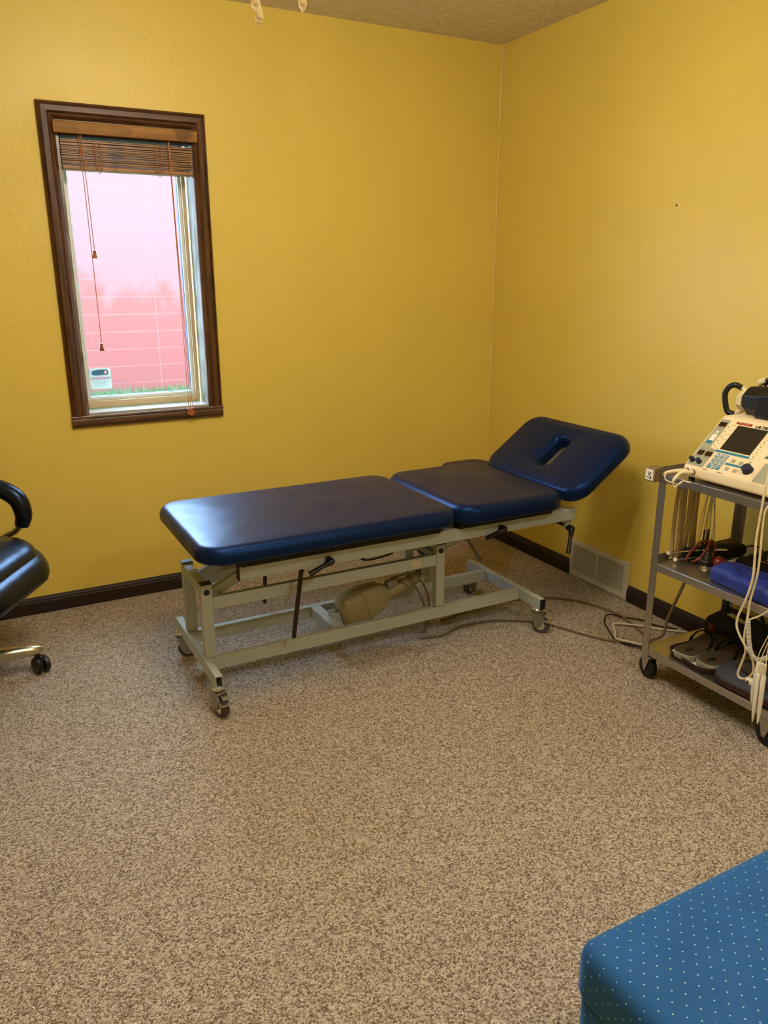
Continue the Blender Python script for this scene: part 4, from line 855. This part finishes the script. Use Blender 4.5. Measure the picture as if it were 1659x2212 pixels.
# resample finely
fine_pts = []
steps = int(hel[-1][0]/(2*pi)*14); cum = [0]
for i in range(1, len(cp_)): cum.append(cum[-1]+(cp_[i]-cp_[i-1]).length)
for s_ in range(steps):
    L_ = cum[-1]*s_/steps; j = 1
    while j < len(cum)-2 and cum[j] < L_: j += 1
    t_ = (L_-cum[j-1])/max(1e-9, cum[j]-cum[j-1]); pt = cp_[j-1].lerp(cp_[j], t_); d_ = (cp_[min(j+8, len(cp_)-1)]-cp_[max(j-8, 0)]).normalized()
    v_ = d_.cross(u_).normalized(); uu = v_.cross(d_); a_ = 2*pi*L_/.0042; fine_pts.append(pt+(uu*cos(a_)+v_*sin(a_))*.0056)
MB().tube(fine_pts, .0017, 5, 0).build('coil', m_wirew, cc)
MB().tube([(-.505, -2.057, .402), (-.503, -2.070, .412), (-.5, -2.090, .428), (-.5, -2.112, .452), (-.495, -2.14, .50)], .0025, 8).build('lead', m_wire, cc)
def pen(x, y, z0_, z1_, lab, dx=0, dy=0, r=.0066):
    L_ = z1_-z0_
    p_ = MB().lathe([(.0015, 0), (.0035, .012), (r*.85, L_*.26), (r, L_*.45), (r*1.02, L_*.96), (r*.8, L_)], (x, y, z0_), (dx, dy, 1), 18)
    return solo(p_, 'electrode_pen', m_probe, lab, 'probe', 'white probes hanging at cart front', base=(x, y, z0_), angle=50)
pen(-.535, -2.140, .110, .268, 'nearer left of two slim white pen probes hanging before the cart', .0, .02)
pen(-.535, -2.157, .112, .272, 'right of two slim white pen probes hanging before the cart', 0, .02)
tp = empty('ultrasound_probe', (-.515, -2.11, .17), 'wider white tubular probe hanging behind the two pen probes', 'probe')
MB().lathe([(.005, 0), (.0095, .03), (.012, .06), (.012, .100), (.010, .135), (.0095, .136)], (-.515, -2.116, .160), (.0, -.06, 1), 18).build('probe_body', m_probe, tp)
MB().lathe([(.003, -.012), (.010, -.009), (.012, 0), (.012, .012), (.009, .020)], (-.512, -2.098, .219), (-.2, -1, .2), 16).build('swivel_head', m_probe, tp)
MB().box(-.5265, -.5235, -2.101, -2.095, .214, .224).build('switch', m_black, tp)
for i, (pa_, lab) in enumerate(([[(-.535, -2.137, .268), (-.533, -2.133, .285), (-.528, -2.135, .325), (-.52, -2.148, .40), (-.51, -2.155, .50), (-.49, -2.15, .70), (-.475, -2.13, .765)], 'thin cream wire leading up from the left pen probe'], [[(-.535, -2.154, .272), (-.533, -2.154, .30), (-.528, -2.15, .36), (-.51, -2.165, .50), (-.49, -2.165, .70), (-.475, -2.15, .765)], 'thin cream wire leading up from the right pen probe'], [[(-.520, -2.119, .290), (-.520, -2.118, .32), (-.515, -2.130, .37), (-.505, -2.142, .44), (-.495, -2.14, .60), (-.487, -2.12, .74), (-.475, -2.10, .765)], 'thin pale wire leading up from the wide white probe'])):
    solo(MB().tube(pa_, .0016, 6, 5), 'probe_wire', m_wire, lab, 'wire', base=pa_[0])
solo(MB().lathe([(.004, 0), (.0045, .004), (.0045, .034), (.002, .036)], (-.535, -2.1535, .272), (0, 0, 1), 10), 'connector_sleeve', m_wire, 'short cream connector sleeve above the right pen probe', 'connector')

# ------------------------------------------------------------------ office chair
oc_c = Vector((-2.645, -.49, 0)); oa = radians(-30)
oc = empty('office_chair', tuple(oc_c), 'black leather office chair with chrome base at the left', 'office chair')
OM = Matrix.Translation(oc_c) @ Matrix.Rotation(oa, 4, 'Z')
fo_ = lambda x, y, z: tuple(OM @ Vector((x, y, z)))
# seat: thick waterfall cushion with raised border lobe
def seatf(x, y, z):
    zz = z-.055*max(0, (x-.10)/.20)**2*1.0
    return fo_(x, y, zz)
pillow(-.26, .262, -.262, .262, .375, .470, .10, .050, seatf, .018, botr=.03).build('seat', m_leather, oc, angle=80)
pillow(-.20, .300, -.285, .285, .350, .440, .14, .050, lambda x, y, z: fo_(x, y, z-.05*max(0, (x-.10)/.20)**2), .0, botr=.04).build('seat_border', m_leather, oc, angle=80)
pillow(-.30, .30, -.27, .27, 0, .11, .10, .05, lambda x, y, z: fo_(-.25-z-.10*((x+.3)/.6), y, .50+(x+.30)*1.05), .02, botr=.03).build('backrest', m_leather, oc, angle=80)
for s_ in (1, -1):
    yy = s_*.285
    ar = MB().tube([fo_(-.26, yy, .595), fo_(-.16, yy, .632), fo_(-.02, yy, .648), fo_(.09, yy, .636), fo_(.155, yy, .598), fo_(.174, yy, .540), fo_(.162, yy, .492)], [.024, .030, .033, .034, .034, .032, .026], 14, 6).build('armrest', m_leather, oc, angle=80)
    MB().tube([fo_(.165, yy, .505), fo_(.135, yy, .470), fo_(.09, yy, .445), fo_(.03, yy, .40), fo_(.0, yy*.8, .36)], .012, 10, 5).build('arm_bracket', m_brushed, ar)
MB().lathe([(.035, 0), (.035, .16), (.022, .17), (.022, .26)], tuple(oc_c+Vector((-.045, -.085, .09))), (0, 0, 1), 20).build('gas_lift', m_black, oc)
MB().add(*loft([[fo_(a*.12, b*.12, z_) for a, b in ((-1, -1), (1, -1), (1, 1), (-1, 1))] for z_ in (.33, .352)])).build('tilt_plate', m_black, oc)
for k in range(5):
    a = radians(2+72*k); dx, dy = cos(a), sin(a); c = oc_c+Vector((-.045, -.085, 0))
    lp = []
    for tt, hw, zt, zb in ((.02, .030, .135, .080), (.10, .028, .126, .080), (.20, .026, .116, .078), (.29, .024, .108, .076), (.320, .020, .102, .078), (.332, .010, .096, .080)):
        ccx, ccy = c.x+dx*tt, c.y+dy*tt
        lp.append([(ccx-dy*w2, ccy+dx*w2, z_) for w2, z_ in ((-hw, zb+.004), (-hw*.9, zb), (hw*.9, zb), (hw, zb+.004), (hw, zt-.008), (hw*.6, zt), (-hw*.6, zt), (-hw, zt-.008))])
    leg_ = MB().add(*loft(lp)).build('base_leg', m_brushed, oc, angle=50)
    q = Vector((c.x+dx*.310, c.y+dy*.310, 0)); tr_ = Vector((cos(a-1.2), sin(a-1.2), 0)); sd = Vector((-tr_.y, tr_.x, 0))
    MB().cyl((q.x, q.y, .058), (q.x, q.y, .076), .008, 10).build('caster_stem', m_zinc_l, leg_)
    for s_ in (-1, 1):
        cc_ = q+tr_*.016+Vector((0, 0, .032))+sd*s_*.014
        MB().lathe([(.025, -.010), (.030, -.007), (.032, -.002), (.032, .005), (.027, .010)] if s_ > 0 else [(.027, -.010), (.032, -.005), (.032, .002), (.030, .007), (.025, .010)], cc_, sd, 22).build('caster_wheel', m_black, leg_)
    MB().obox(q+tr_*.008+Vector((0, 0, .050)), tr_, sd, (0, 0, 1), .024, .008, .020).build('caster_hood', m_black, leg_, bev=.004)

# ------------------------------------------------------------------ blue upholstered bench
bn = empty('upholstered_bench', (-1.40, -3.2, 0), 'blue upholstered bench with pale pin dots at lower right', 'bench')
BX0, BX1, BY1, BY0, BT = -1.791, -1.12, -2.748, -4.1, .455
pillow(BX0, BX1, BY0, BY1, BT-.095, BT-.004, .035, .030, crown=.006, botr=.010).build('seat_cushion', m_bench, bn, angle=70)
pillow(BX0+.006, BX1-.006, BY0+.006, BY1-.006, .05, BT-.097, .030, .010, crown=0, botr=.01).build('bench_base', m_bench, bn, angle=70)
for fx, fy in ((BX0+.06, BY1-.06), (BX1-.06, BY1-.06), (BX0+.06, BY0+.06), (BX1-.06, BY0+.06)): MB().cyl((fx, fy, 0), (fx, fy, .052), .018, 14, .022).build('foot', m_black, bn)
